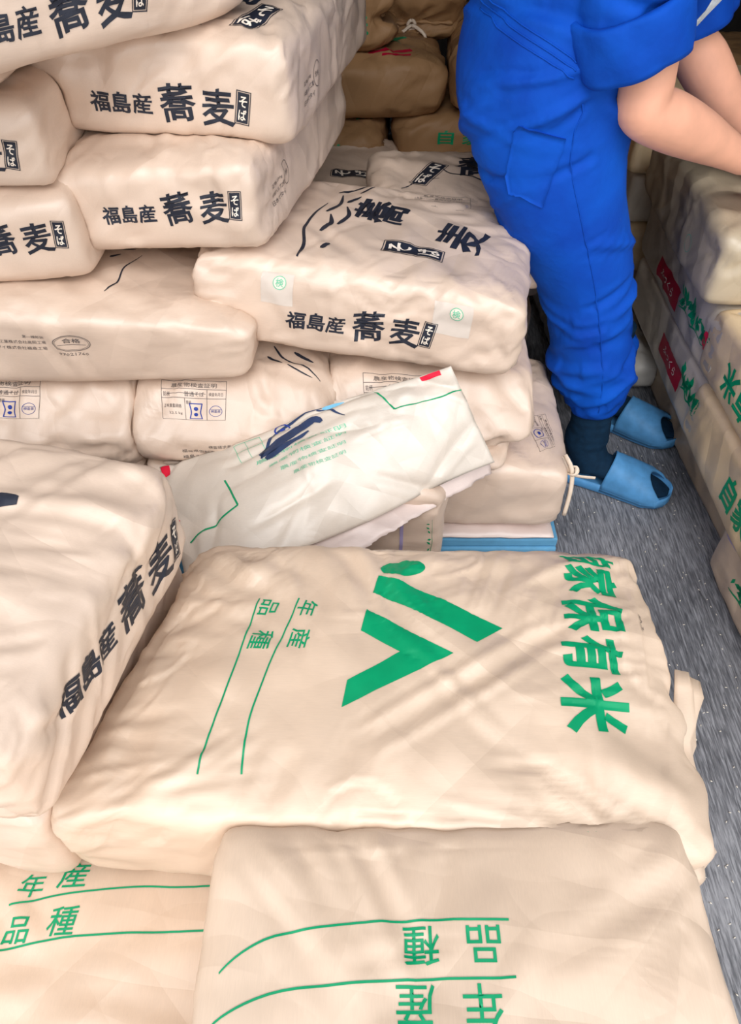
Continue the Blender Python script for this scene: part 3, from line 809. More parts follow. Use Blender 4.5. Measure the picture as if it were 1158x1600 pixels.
def brush(sk, strokes, face='top'):
    for pts, w in strokes: put(sk, face, [stroke(pts, w)], M['black'], (0, 0), name='brush_stroke')
big_letter(SK['A'], '蕎', (.290, .236), 84); big_letter(SK['A'], '麦', (.446, .190), 80); big_box(SK['A'], (.367, .105), 88)
brush(SK['A'], [([(.176, .02), (.185, .07), (.170, .13), (.176, .20), (.19, .25)], .006), ([(.215, .06), (.225, .085)], .010), ([(.20, .13), (.215, .16), (.205, .20)], .010), ([(.225, .16), (.24, .20), (.228, .24)], .009),
                ([(.195, .21), (.215, .25), (.21, .30)], .008), ([(.225, .26), (.245, .30)], .008), ([(.20, .31), (.235, .35), (.25, .39)], .007), ([(.24, .32), (.262, .36)], .006)])
put(SK['A'], 'front', [rect(.128, .095, .055, .055, 0)], M['patch'], (0, 0), off=.0005, name='pale_tape')
round_sticker(SK['A'], 'front', (.160, .134), .0115, 'palegreen')
put(SK['A'], 'front', [rect(.420, .085, .065, .060, 0)], M['patch'], (0, 0), off=.0005, name='pale_tape')
round_sticker(SK['A'], 'front', (.458, .128), .0115, 'palegreen')
big_box(SK['A2'], (.212, .240), -121, .95); big_letter(SK['A2'], '蕎', (.245, .135), -95); 
brush(SK['A2'], [([(.17, .12), (.20, .15), (.21, .20), (.25, .22)], .004), ([(.15, .04), (.18, .07), (.17, .12)], .004), ([(.15, .30), (.18, .27), (.19, .22)], .003)])
inspection_table(SK['A2'], 'top', (.050, .280), -96, 'ring', .85, False)
big_box(SK['D0'], (.20, .125), 0)
big_box(SK['L5b'], (.075, .062), -100, .95); big_letter(SK['L5b'], '蕎', (.17, .12), -90)
brush(SK['L5b'], [([(.012, .19), (.022, .165), (.02, .13)], .007), ([(.03, .24), (.05, .22)], .006), ([(.05, .17), (.07, .15)], .006)])
brush(SK['L3a'], [([(.352, .065), (.366, .10), (.364, .15), (.385, .20)], .003), ([(.335, .18), (.35, .195)], .006), ([(.34, .215), (.37, .22)], .006)])
brush(SK['L2b'], [([(.40, .25), (.44, .27), (.46, .31), (.50, .35)], .004), ([(.42, .29), (.45, .33)], .007), ([(.43, .24), (.455, .27)], .006), ([(.46, .28), (.49, .33)], .003)])
small_print(SK['L3a'], 'front', (.154, .085), 0, 1.0)
inspection_table(SK['L2b'], 'top', (.572, .050), 88, 'barrel', .92, False)
inspection_table(SK['L2a'], 'top', (.572, .080), 91, 'barrel', .92, False)
inspection_table(SK['L2c'], 'top', (.575, .070), 90, 'ring', .98, False)
def address(sk, at):
    put(sk, 'right', [txt('検査請求者', .05, .045, .04, .008, res=1), txt('福島県田村市', .0, .030, .06, .008, res=1), txt('福島さくら農業協同組合', .0, .015, .115, .0085, res=1), txt('郡山市朝日二丁目14番', .02, .0, .10, .0085, res=1)], M['fadedblack'], at, name='small_print')
address(SK['L2b'], (.09, .092)); address(SK['L2a'], (.11, .088))
inspection_table(SK['B1'], 'top', (.505, .150), -72, 'ring', .82, False)
mb = Matrix.LocRotScale(SK['B1'].ob.location, SK['B1'].ob.rotation_euler, None).inverted()
def cord(pts, sk, w=.0045):
    P = resample(pts, n=16)[0]
    link('tie_cord', mesh('tie_cord', *sweep([mb @ Vector(q) for q in P], w, 6, .35, up=(0, 1, .2))), M['cord'], sk.ob)
cord([(.372, 1.10, .285), (.388, 1.075, .268), (.405, 1.07, .262), (.436, 1.065, .262)], SK['B1'])
cord([(.375, 1.09, .30), (.386, 1.075, .285), (.392, 1.068, .262), (.394, 1.062, .22), (.392, 1.058, .165)], SK['B1'])
cord([(.380, 1.085, .262), (.389, 1.066, .268), (.398, 1.066, .274), (.396, 1.074, .283), (.386, 1.078, .276)], SK['B1'])
round_sticker(SK['B1'], 'front', (.338, .106), .0105)

# right stack
def leaves(n, w, h, seed):
    rs = random.Random(seed); out = []
    for i in range(n):
        x, y = w * i / n, h * (.35 + .3 * rs.random()); a = R(rs.uniform(20, 160)); l = h * rs.uniform(.25, .5); t = l * .22
        c, s = math.cos(a), math.sin(a)
        out.append(poly([(x, y), (x + l * .5 * c - t * s, y + l * .5 * s + t * c), (x + l * c, y + l * s), (x + l * .5 * c + t * s, y + l * .5 * s - t * c)]))
    out.append(stroke([(w * k / 5, h * (.3 + .15 * (k % 2))) for k in range(6)], h * .06))
    return out
for k, (n, u0, v0, lw) in enumerate((('R2', .185, .030, .20), ('R3', .305, .048, .13))):
    s = SK[n]
    put(s, 'back', [rect(u0, v0, .175, .050)], M['crimson'], (0, 0), name='crimson_block')
    put(s, 'back', [txt('ふっくら', u0 + .03, v0 + .015, .105, .020, .01, rot=-3)], M['whiteink'], (0, 0), off=.0014, name='block_lettering')
    put(s, 'back', leaves(30, lw, .080, 4 + k), M['green'], (u0 + .185, v0), name='printed_leaves')
put(SK['R2'], 'back', [disc(.550, .075, .014, .022)], M['red'], (0, 0), name='red_mark')
put(SK['R2'], 'top', [rect(.16, .30, .18, .012, 0), rect(.16, .32, .18, .005)], M['green'], (0, 0), name='printed_stripe')
put(SK['R5'], 'back', [txt('有米', .125, .035, .14, .070, .03, rot=180)], M['green'], (0, 0))
put(SK['R6'], 'back', [txt('自家', .250, .042, .13, .065, .03)], M['green'], (0, 0))
put(SK['R7'], 'back', leaves(26, .22, .07, 9), M['green'], (.10, .03), name='printed_leaves')
put(SK['R7'], 'back', [rect(.02, .125, .42, .005)], M['purple'], (0, 0), name='purple_stripe')
put(SK['R1'], 'back', [ring(.40, .065, .018, .0015)], M['palegreen'], (0, 0), name='round_stamp')
# back stack
for i, c in enumerate('自家保有'): put(SK['D5'], 'front', [txt(c, .120 + .066 * i, .092, .043, .036, .02)], M['green'], (0, 0))
put(SK['D4'], 'left', [txt('米', .200, .068, .045, .050, .03)], M['green'], (0, 0))
put(SK['D4'], 'top', [txt('米', .06, .02, .06, .06, .03)], M['green'], (0, 0))
put(SK['D3'], 'top', [stroke([(.32, .10), (.36, .13), (.42, .12)], .022)], M['green'], (0, 0), name='printed_mark')
put(SK['D3'], 'top', [stroke([(.39, .15), (.44, .17)], .022)], M['green'], (0, 0), name='printed_mark')
put(SK['D3'], 'top', [rect(.33, .045, .12, .014, 4)], M['crimson'], (0, 0), name='red_print')
put(SK['D3'], 'top', [rect(.37, .022, .08, .012, 4)], M['crimson'], (0, 0), name='red_print')
for k, ch in enumerate('有米'): put(SK['D1'], 'top', [glyph_at(ch, .455, .17 - .085 * k, .075, .075, -90, .03)], M['green'], (0, 0))
put(SK['D1'], 'front', [txt('米', .43, .050, .045, .045, .03)], M['green'], (0, 0))
put(SK['D1'], 'top', [rect(.495, .06, .035, .045, 20)], M['sticker'], (0, 0), off=.0015, name='white_tag')
put(SK['D2'], 'right', [rect(.12, .135, .075, .045, -4)], M['sticker'], (0, 0), off=.0015, name='barcode_sticker')
put(SK['D2'], 'right', [rect(.130 + .0055 * i, .147, .0025 + .0015 * (i % 3 == 0), .022) for i in range(10)], M['black'], (0, 0), off=.0022, name='barcode')
put(SK['E4'], 'front', [rect(.05, .05, .5, .018), rect(.05, .10, .5, .010)], M['green'], (0, 0), name='printed_stripe')

# ------------------------------------------------------------------ pallet, folded bags
p = empty('plastic_pallet', (-.22, 1.45, 0))
tag(p, 'blue plastic pallet under the left stack', 'pallet')
def pb(name, x0, x1, y0, y1, z0, z1):
    return link(name, box(x0 + .22, x1 + .22, y0 - 1.45, y1 - 1.45, z0, z1, .004), M['pallet'], p, smooth=False)
for i in range(7): pb('deck_board', -.83, .385, 1.035 + i * .125, 1.035 + i * .125 + .115, .095, .118)
for i in range(4): pb('bottom_board', -.83 + i * .38, -.83 + i * .38 + .075, 1.035, 1.90, 0, .018)
for j in range(3): pb('stringer', -.83, .385, 1.03 + j * .375, 1.11 + j * .375, .018, .095)

def sheet(name, quad, nu, nv, seed, m, thick=.004, bend=None, ex=.012, amp=.006, parent=None, ragged=0.0, kt=.01):
    """a flat, creased paper bag: two plies over a quad (A B C D = low-left, low-right, up-right, up-left)"""
    A, B, C, D = (np.array(q, float) for q in quad)
    U, V = np.meshgrid(np.linspace(0, 1, nu + 1), np.linspace(0, 1, nv + 1), indexing='ij')
    rs = np.random.RandomState(seed)
    P = ((1 - U) * (1 - V))[..., None] * A + (U * (1 - V))[..., None] * B + (U * V)[..., None] * C + ((1 - U) * V)[..., None] * D
    nrm = np.cross(B - A, D - A); nrm /= np.linalg.norm(nrm)
    if bend is not None: P = P + bend(U, V)[..., None] * nrm
    if ragged: P[:, 0] += (rs.normal(size=nu + 1) * ragged)[:, None] * ((A - D) / np.linalg.norm(A - D))
    ids = np.arange((nu + 1) * (nv + 1)).reshape(nu + 1, nv + 1)
    F = np.stack([ids[:-1, :-1], ids[1:, :-1], ids[1:, 1:], ids[:-1, 1:]], -1).reshape(-1, 4)
    T = P.reshape(-1, 3)
    N = vnormals(T, F)
    h = np.zeros(len(T)); uv = np.stack([U.ravel(), V.ravel()], 1) * np.array([np.linalg.norm(B - A), np.linalg.norm(D - A)])
    for k in range(34):
        c = uv[rs.randint(len(uv))]; a = rs.uniform(0, math.pi); d = np.array([math.cos(a), math.sin(a)]); q = uv - c
        s_ = q @ d; t_ = q @ np.array([-d[1], d[0]]); w = rs.uniform(.01, .035); l = rs.uniform(.05, .2)
        h += rs.choice([-1, 1]) * rs.uniform(.3, 1) * amp * np.maximum(0, 1 - np.abs(t_) / w) * np.maximum(0, 1 - (s_ / l) ** 2)
    T = T + N * h[:, None]
    E = []; B2 = []
    for e in (np.stack([ids[:-1], ids[1:]], -1), np.stack([ids[:, :-1], ids[:, 1:]], -1), np.stack([ids[:-1, :-1], ids[1:, 1:]], -1), np.stack([ids[1:, :-1], ids[:-1, 1:]], -1)): E.append(e.reshape(-1, 2))
    E = np.concatenate(E); rest = np.linalg.norm(T[E[:, 0]] - T[E[:, 1]], axis=1) * (1 + ex)
    B2 = np.concatenate([np.stack([ids[:-2], ids[2:]], -1).reshape(-1, 2), np.stack([ids[:, :-2], ids[:, 2:]], -1).reshape(-1, 2)])
    br = np.linalg.norm(T[B2[:, 0]] - T[B2[:, 1]], axis=1)
    X = relax(T, N, E, rest, B2, br, iters=70, kt=kt, kb=.06, amp=.002, freq=50, seed=seed)
    N = vnormals(X, F); n = len(X)
    rim = np.minimum(np.minimum(U, 1 - U) * nu, np.minimum(V, 1 - V) * nv).ravel()
    th = thick * np.minimum(1, .35 + rim * .4)
    X2 = np.concatenate([X + N * (th / 2)[:, None], X - N * (th / 2)[:, None]])
    F2 = F.tolist() + (F[:, ::-1] + n).tolist()
    for e in (ids[:, 0], ids[-1, :], ids[::-1, -1], ids[0, ::-1]):
        for a, b in zip(e[:-1], e[1:]): F2.append((b, a, a + n, b + n))
    org = X.mean(0)
    if parent is not None: org = np.array(parent.location)
    ob = link(name, mesh(name, X2 - org, F2), m, parent)
    if parent is None: ob.location = org
    sk = Sack(); sk.ob = ob; sk.X = X2 - org; sk.N = np.concatenate([N, -N]); sk.faces = {'top': ids}; sk.fd = {'top': (np.linalg.norm(B - A), np.linalg.norm(D - A))}
    return sk

# the empty bag thrown over the gap
eb = sheet('empty_paper_bag', [(-.285, .735, .315), (.215, .975, .383), (.133, 1.045, .542), (-.385, 1.02, .326)], 96, 48, 77, M['flat'], .008,
           bend=lambda U, V: .035 * np.sin(np.pi * V) * np.sin(np.pi * np.clip(U, 0, 1)) + .006 * np.sin(9 * U + 2 * V), ex=.02, amp=.007)
tag(eb.ob, 'empty creased paper bag with green corner marks and blue scribble lying over sacks', 'paper bag')
sheet('inner_ply', [(-.10, .765, .318), (.214, .985, .350), (.205, 1.0, .395), (-.28, .80, .305)], 60, 10, 78, M['pink'], .004, ex=.01, amp=.003, parent=eb.ob, ragged=.002)
for pts in ([(.420, .296), (.435, .210)], [(.435, .210), (.565, .232)], [(.112, .195), (.120, .123)], [(.120, .123), (.022, .098)]):
    put(eb, 'top', [stroke(pts, .0035, False)], M['green'], (0, 0), name='corner_mark')
fl, fw = eb.fd['top']
put(eb, 'top', [rect(fl * .90, fw * .955, .036, .013, 0)], M['red'], (0, 0), name='red_tab')
put(eb, 'top', [rect(.002, fw * .90, .016, fw * .09)], M['red'], (0, 0), name='red_tab')
put(eb, 'top', [poly([(0.001, .175), (.014, .155), (0.001, .135)])], M['red'], (0, 0), name='red_tab')
for pts, w in (([(.188, .215), (.205, .245), (.232, .285), (.28, .297), (.325, .299)], .007), ([(.188, .222), (.222, .238), (.262, .252), (.305, .262), (.312, .243)], .026), ([(.195, .210), (.235, .222), (.285, .236)], .016), ([(.315, .296), (.335, .280), (.352, .235)], .007)):
    put(eb, 'top', [stroke(pts, w)], M['navyink'], (0, 0), off=.0014, name='marker_scribble')
put(eb, 'top', [ring(.245, .285, .015, .003), disc(.245, .285, .005)], M['blueink'], (0, 0), off=.0018, name='blue_stamp')
put(eb, 'top', [stroke([(.325, .296), (.365, .294)], .014)], M['skyink'], (0, 0), name='blue_stain')
pg = frame(.150, .235, .052, .055, .0012) + [rect(.150, .262, .052, .001), rect(.172, .235, .001, .055)]
for i in range(4): pg.append(txt('農産物検査証明', .175 + .018 * i, .205 - .022 * i, .17 - .025 * i, .009, 0, res=1))
put(eb, 'top', pg, M['palegreen'], (0, 0), name='faint_print')

mo = SK['M'].ob; mo_loc, mo_rot = mo.location.copy(), mo.rotation_euler.copy()
fp = sheet('mouth_flap', [(.318, .272, .385), (.372, .300, .345), (.418, .515, .415), (.372, .500, .475)], 26, 12, 83, M['rice'], .006, bend=lambda U, V: .016 * np.sin(np.pi * U) + .006 * np.sin(9 * U), ex=.03, amp=.006)
mw_ = Matrix.LocRotScale(mo_loc, mo_rot, None)
fp.ob.data.transform(mw_.inverted() @ Matrix.Translation(fp.ob.location)); fp.ob.location = (0, 0, 0); fp.ob.parent = mo
pk = sheet('folded_paper_bag', [(.10, 1.033, .125), (.374, 1.033, .125), (.374, 1.40, .125), (.10, 1.40, .125)], 30, 30, 80, M['pink'], .010, ex=.004, amp=.003)
tag(pk.ob, 'pinkish folded paper bag laid flat between the blue pallet and the bottom sack', 'paper bag')

# slim bag standing in front of the pallet
s = make_sack('paper_bag', 'half-filled paper bag standing before the pallet, purple stripe down its front', (-.02, .955, 0), 180, (.30, .095, .37), M['soba'], 91, cat='paper bag', tilt=(0, 0), n1=7, n2=14, cell=.011)
SK['B0'] = s
put(s, 'back', [rect(.222, .01, .006, .34)], M['purple'], (0, 0), name='purple_stripe')
put(s, 'back', leaves(22, .30, .028, 17), M['green'], (.297, .02), 90, name='printed_leaves')

# spilled grains
rs = random.Random(5); V = []; F = []
for i in range(260):
    if i < 170: x, y = rs.uniform(.40, .72), rs.uniform(.12, 1.05)
    else: x, y = rs.uniform(.42, .78), rs.uniform(1.0, 1.6)
    a = rs.uniform(0, 6.28); l, w = .0032, .0012
    o = len(V)
    for (px, py, pz) in ((l, 0, .001), (-l, 0, .001), (0, w, .001), (0, -w, .001), (0, 0, .0024), (0, 0, .0002)):
        V.append((x + px * math.cos(a) - py * math.sin(a), y + px * math.sin(a) + py * math.cos(a), pz))
    F += [(o, o + 2, o + 4), (o + 2, o + 1, o + 4), (o + 1, o + 3, o + 4), (o + 3, o, o + 4), (o + 2, o, o + 5), (o + 1, o + 2, o + 5), (o + 3, o + 1, o + 5), (o, o + 3, o + 5)]
tag(link('spilled_rice_grains', mesh('spilled_rice_grains', V, F), M['grain']), 'white rice grains spilled over the grey floor', 'rice', kind='stuff')

# ------------------------------------------------------------------ the person
PO = Vector((.52, 1.45, 0))
per = empty('person', PO)
tag(per, 'person in royal blue work clothes with rolled sleeves, stooping over the right stack', 'person')
def rel(V): return [Vector(v) - PO for v in V]

def ctube(path, rx, ry, seg=24, x_axis=(1, 0, 0)):
    """closed tube with elliptical rings (rx along x_axis projected, ry across)"""
    path = [Vector(p) for p in path]; n = len(path)
    V = []; F = []
    for i, p in enumerate(path):
        t = (path[min(i + 1, n - 1)] - path[max(i - 1, 0)]).normalized()
        a = Vector(x_axis); a = (a - t * a.dot(t)).normalized(); b = t.cross(a)
        for k in range(seg):
            c = 2 * math.pi * k / seg
            V.append(p + a * math.cos(c) * rx[i] + b * math.sin(c) * ry[i])
    for i in range(n - 1):
        for k in range(seg): F.append((i * seg + k, i * seg + (k + 1) % seg, (i + 1) * seg + (k + 1) % seg, (i + 1) * seg + k))
    F.append(tuple(range(seg))[::-1]); F.append(tuple((n - 1) * seg + k for k in range(seg)))
    return V, F

def remesh(name, vf, voxel, m, parent, smooth=4):
    me = mesh(name, *vf); ob = bpy.data.objects.new(name, me); COL.objects.link(ob)
    r = ob.modifiers.new('r', 'REMESH'); r.mode = 'VOXEL'; r.voxel_size = voxel
    if smooth:
        q = ob.modifiers.new('s', 'SMOOTH'); q.factor = .5; q.iterations = smooth
    dg = bpy.context.evaluated_depsgraph_get()
    me2 = bpy.data.meshes.new_from_object(ob.evaluated_get(dg)); me2.name = name
    bpy.data.objects.remove(ob)
    for p_ in me2.polygons: p_.material_index = 0
    me2.materials.clear()
    return link(name, me2, m, parent)

# body: head, trunk, arms with hands, legs with feet in one skin
bv = []
def add(path, rx, ry=None, n=26, seg=18, xa=(1, 0, 0)):
    ry = ry or rx
    P, a, b = resample(path, rx, ry, n=n)
    bv.append(ctube(P, a, b, seg, xa))
add([(.31, 1.46, .78), (.31, 1.46, .90), (.345, 1.455, 1.02), (.40, 1.45, 1.16), (.45, 1.445, 1.26), (.475, 1.44, 1.30)], [.10, .12, .10, .12, .10, .05], [.13, .15, .13, .16, .17, .07])
add([(.46, 1.44, 1.25), (.51, 1.44, 1.34), (.56, 1.44, 1.40)], [.058, .054, .055])
add([(.555, 1.44, 1.325), (.565, 1.44, 1.35), (.59, 1.44, 1.42), (.585, 1.44, 1.49), (.57, 1.44, 1.545), (.565, 1.44, 1.555)], [.03, .065, .094, .098, .055, .02], [.03, .055, .074, .076, .045, .02])
add([(.665, 1.44, 1.425), (.698, 1.44, 1.400), (.688, 1.44, 1.385)], [.012, .013, .010], n=8)      # nose
add([(.655, 1.44, 1.362), (.668, 1.44, 1.357)], [.020, .012], [.026, .02], n=6)                    # mouth
for s_ in (-1, 1): add([(.58, 1.44 + s_ * .070, 1.40), (.575, 1.44 + s_ * .085, 1.43), (.58, 1.44 + s_ * .075, 1.455)], [.018, .020, .014], [.008, .008, .007], n=8)
def arm(sh, el, mid, wr, hd, spread, s_):
    sh, el, mid, wr, hd = (Vector(v) for v in (sh, el, mid, wr, hd))
    add([sh, sh.lerp(el, .5), el + (sh - el) * .12, el, el.lerp(mid, .45), mid, mid.lerp(wr, .6), wr], [.052, .047, .043, .042, .047, .043, .032, .027], n=44, seg=22)
    d = (hd - wr).normalized(); side = Vector(spread).normalized(); dn = d.cross(side).normalized()
    if dn.z > 0: dn = -dn
    add([wr, wr.lerp(hd, .35), wr.lerp(hd, .75), hd], [.024, .036, .042, .036], [.020, .017, .016, .012], n=14, xa=side)
    for k, (o, l) in enumerate(((-.030, .062), (-.010, .072), (.011, .068), (.030, .052))):
        b0 = hd - d * .012 + side * o
        add([b0, b0 + d * l * .45 + dn * .004, b0 + d * l * .78 + dn * .016, b0 + d * l + dn * .030], [.0095, .0088, .0082, .0066], n=12, seg=10)
    t0 = wr.lerp(hd, .28) + side * s_ * .028
    add([t0, t0 + side * s_ * .022 + d * .024 + dn * .006, t0 + side * s_ * .028 + d * .052 + dn * .014], [.014, .011, .0085], n=10, seg=10)
arm((.40, 1.315, 1.18), (.437, 1.305, .848), (.555, 1.365, .790), (.690, 1.430, .720), (.760, 1.462, .665), (.35, -.9, .1), 1)
arm((.45, 1.57, 1.18), (.580, 1.570, .880), (.660, 1.575, .795), (.755, 1.590, .715), (.815, 1.59, .660), (.1, 1, .1), -1)
NL = [(.30, 1.395, .84), (.36, 1.385, .66), (.43, 1.378, .49), (.465, 1.372, .38), (.500, 1.362, .20), (.512, 1.358, .10)]
FLg = [(.33, 1.545, .84), (.405, 1.555, .66), (.470, 1.560, .49), (.508, 1.565, .38), (.575, 1.57, .20), (.595, 1.572, .10)]
for pth in (NL, FLg): add(pth, [.080, .066, .048, .046, .034, .034], n=40)
def foot(h, d):
    h = Vector(h); d = Vector(d).normalized()
    add([h + Vector((0, 0, .055)) - d * .02, h + d * .04 + Vector((0, 0, .05)), h + d * .09 + Vector((0, 0, .044)), h + d * .13 + Vector((0, 0, .038)), h + d * .155 + Vector((0, 0, .034))], [.024, .028, .030, .026, .012], [.026, .026, .018, .010, .006], n=18, xa=(d.y, -d.x, 0))
D1 = Vector((.87, -.40, 0)).normalized(); D2 = Vector((.80, -.52, 0)).normalized()
H1 = Vector((.492, 1.353, 0)); H2 = Vector((.590, 1.590, 0))
foot(H1 + D1 * .035, D1); foot(H2 + D2 * .035, D2)
body = remesh('body', (rel(join_vf(*bv)[0]), join_vf(*bv)[1]), .0042, M['skin'], per, 4)
# eyes, hair
for s_ in (-1, 1):
    bm = bmesh.new(); bmesh.ops.create_uvsphere(bm, u_segments=14, v_segments=10, radius=.011)
    for v in bm.verts: v.co += Vector((.664, 1.44 + s_ * .032, 1.432)) - PO
    me = bpy.data.meshes.new('eye'); bm.to_mesh(me); bm.free(); link('eye', me, M['hair'], per)
bm = bmesh.new(); bmesh.ops.create_uvsphere(bm, u_segments=32, v_segments=20, radius=1)
for v in bm.verts:
    c = v.co.copy(); v.co = Vector((c.x * .106, c.y * .088, c.z * .095)) + Vector((.575, 1.44, 1.475)) - PO
bmesh.ops.delete(bm, geom=[v for v in bm.verts if v.co.z + PO.z < 1.43 + max(0, (v.co.x + PO.x - .585)) * .8], context='VERTS')
me = bpy.data.meshes.new('hair'); bm.to_mesh(me); bm.free(); link('hair', me, M['hair'], per)

# clothing, gathered into folds
def cloth_tube(path, rx, ry, n, seg, seed, ax_ex, xa=(1, 0, 0), amp=.005, freq=45, kt=.010, kb=.05, iters=110, folds=40, famp=.012):
    P, a, b = resample(path, rx, ry, n=n)
    V, F = ctube(P, a, b, seg, xa)
    T = np.array([tuple(v) for v in V]); ids = np.arange(n * seg).reshape(n, seg); idw = np.concatenate([ids, ids[:, :1]], 1)
    Fq = np.stack([idw[:-1, :-1], idw[:-1, 1:], idw[1:, 1:], idw[1:, :-1]], -1).reshape(-1, 4)
    N = vnormals(T, Fq)
    ctr = np.repeat(P, seg, 0); sg = np.sign(((T - ctr) * N).sum(1)); N = N * sg[:, None]
    rs = np.random.RandomState(seed + 40); h = np.zeros(len(T))
    for k in range(folds):
        i0 = rs.randint(len(T)); p0 = T[i0]; ax = P[min(i0 // seg + 1, n - 1)] - P[max(i0 // seg - 1, 0)]; ax /= np.linalg.norm(ax)
        cd = np.cross(ax, N[i0]); d = cd * rs.choice([-1, 1]) + ax * rs.uniform(-.75, .75); d /= np.linalg.norm(d)
        q = T - p0; s_ = q @ d; side = np.cross(d, N[i0]); tt = q @ side; w = rs.uniform(.008, .020); ln = rs.uniform(.06, .17)
        nearby = (N @ N[i0] > -.1)
        h += np.where(nearby, famp * rs.uniform(.4, 1) * rs.choice([1, -1], p=[.65, .35]) * np.exp(-(tt / w) ** 2 * 1.6) * np.maximum(0, 1 - (s_ / ln) ** 2), 0)
    T = T + N * h[:, None]
    es = [np.stack([ids[:-1], ids[1:]], -1).reshape(-1, 2), np.stack([idw[:, :-1], idw[:, 1:]], -1).reshape(-1, 2), np.stack([idw[:-1, :-1], idw[1:, 1:]], -1).reshape(-1, 2), np.stack([idw[1:, :-1], idw[:-1, 1:]], -1).reshape(-1, 2)]
    exs = [ax_ex, .02, ax_ex * .6, ax_ex * .6]
    E = np.concatenate(es); rest = np.concatenate([np.linalg.norm(T[e[:, 0]] - T[e[:, 1]], axis=1) * (1 + x) for e, x in zip(es, exs)])
    B = np.concatenate([np.stack([ids[:-2], ids[2:]], -1).reshape(-1, 2), np.stack([idw[:, :-2], idw[:, 2:]], -1).reshape(-1, 2)])
    br = np.linalg.norm(T[B[:, 0]] - T[B[:, 1]], axis=1) * np.where(np.arange(len(B)) < (n - 2) * seg, 1 + ax_ex, 1)
    X = relax(T, N, E, rest, B, br, iters=iters, kt=kt, kb=kb, amp=amp, freq=freq, seed=seed)
    caps = [tuple(range(seg))[::-1], tuple((n - 1) * seg + k for k in range(seg))]
    return [Vector(x) for x in X], Fq.tolist() + caps
near = cloth_tube([(.325, 1.41, .90), (.305, 1.40, .84), (.318, 1.39, .76), (.362, 1.385, .655), (.425, 1.38, .52), (.455, 1.375, .42), (.480, 1.368, .33), (.494, 1.364, .275), (.500, 1.360, .225), (.503, 1.359, .205)],
                  [.120, .150, .132, .112, .090, .084, .082, .080, .066, .048], [.105, .118, .115, .105, .092, .086, .084, .080, .068, .050], 120, 72, 3, .05, famp=.012)
far = cloth_tube([(.345, 1.53, .90), (.340, 1.54, .84), (.375, 1.55, .76), (.405, 1.555, .655), (.462, 1.56, .52), (.497, 1.563, .42), (.525, 1.566, .33), (.552, 1.568, .275), (.583, 1.570, .225), (.588, 1.571, .205)],
                 [.115, .135, .115, .100, .082, .078, .076, .074, .062, .048], [.10, .112, .108, .10, .088, .083, .08, .078, .066, .050], 110, 64, 4, .05, famp=.010)
trunk = cloth_tube([(.305, 1.462, .74), (.298, 1.462, .82), (.306, 1.46, .90), (.325, 1.458, .97), (.350, 1.455, 1.05), (.395, 1.45, 1.16), (.45, 1.445, 1.27), (.485, 1.44, 1.315)],
                   [.10, .148, .150, .140, .135, .142, .130, .080], [.13, .185, .188, .175, .178, .205, .205, .10], 110, 96, 6, .05)
sl_n = cloth_tube([(.43, 1.36, 1.26), (.375, 1.30, 1.14), (.371, 1.295, 1.04), (.381, 1.298, .97), (.390, 1.301, .935)], [.085, .084, .076, .066, .058], [.08, .082, .075, .066, .058], 60, 48, 8, .06, amp=.004, folds=14, famp=.010)
sl_f = cloth_tube([(.45, 1.53, 1.26), (.485, 1.585, 1.12), (.53, 1.585, 1.00), (.570, 1.578, .92)], [.085, .082, .074, .070], [.08, .08, .072, .068], 50, 44, 10, .06, amp=.004, folds=12, famp=.008)
cl = join_vf(near, far, trunk, sl_n, sl_f)
cov = remesh('coverall', (rel(cl[0]), cl[1]), .005, M['cloth'], per, 1)
cov['label'] = 'royal blue work clothes with rolled-up sleeves'
cm = cov.data
ctree = BVHTree.FromPolygons([tuple(v.co) for v in cm.vertices], [tuple(p_.vertices) for p_ in cm.polygons])
def on_cloth(pts, off):
    out = []
    for p_ in pts:
        q, n_, f_, d_ = ctree.find_nearest(Vector(p_) - PO); out.append(q + n_ * off)
    return out
# rolled cuffs: a doubled band with a soft turned edge
def cuff(top, bot, rx, ry, seed):
    top, bot = Vector(top), Vector(bot); ax = (bot - top); L_ = ax.length; ax.normalize()
    a = Vector((1, 0, 0)); a = (a - ax * a.dot(ax)).normalized(); b = ax.cross(a)
    prof = [(.97, .10), (1.02, .0), (1.07, .03), (1.10, .10), (1.105, .3), (1.11, .6), (1.105, .88), (1.07, .98), (1.0, 1.0), (.94, .93), (.92, .7), (.90, .35)]
    nz = SinNoise(seed, 38); V = []; F = []; n = 72; m_ = len(prof)
    for k in range(n):
        c = 2 * math.pi * k / n
        for r_, t_ in prof:
            q = top + ax * (L_ * t_) + a * math.cos(c) * rx * r_ + b * math.sin(c) * ry * r_
            w = float(nz(np.array([[q.x, q.y, q.z * .5]]))[0]); w2 = abs(math.sin(c * 3.5 + t_ * 2.4 + seed))
            q += (a * math.cos(c) + b * math.sin(c)) * (.0045 * w + .006 * w2 * (r_ > 1.03)) + ax * (.006 * math.sin(c * 2 + seed))
            V.append(q)
    for k in range(n):
        for i in range(m_ - 1): F.append((k * m_ + i, k * m_ + i + 1, (k + 1) % n * m_ + i + 1, (k + 1) % n * m_ + i))
    link('cuff', mesh('cuff', rel(V), F), M['cloth'], cov)
cuff((.376, 1.296, 1.000), (.402, 1.302, .918), .074, .074, 3)
cuff((.540, 1.583, .985), (.577, 1.574, .898), .072, .070, 5)
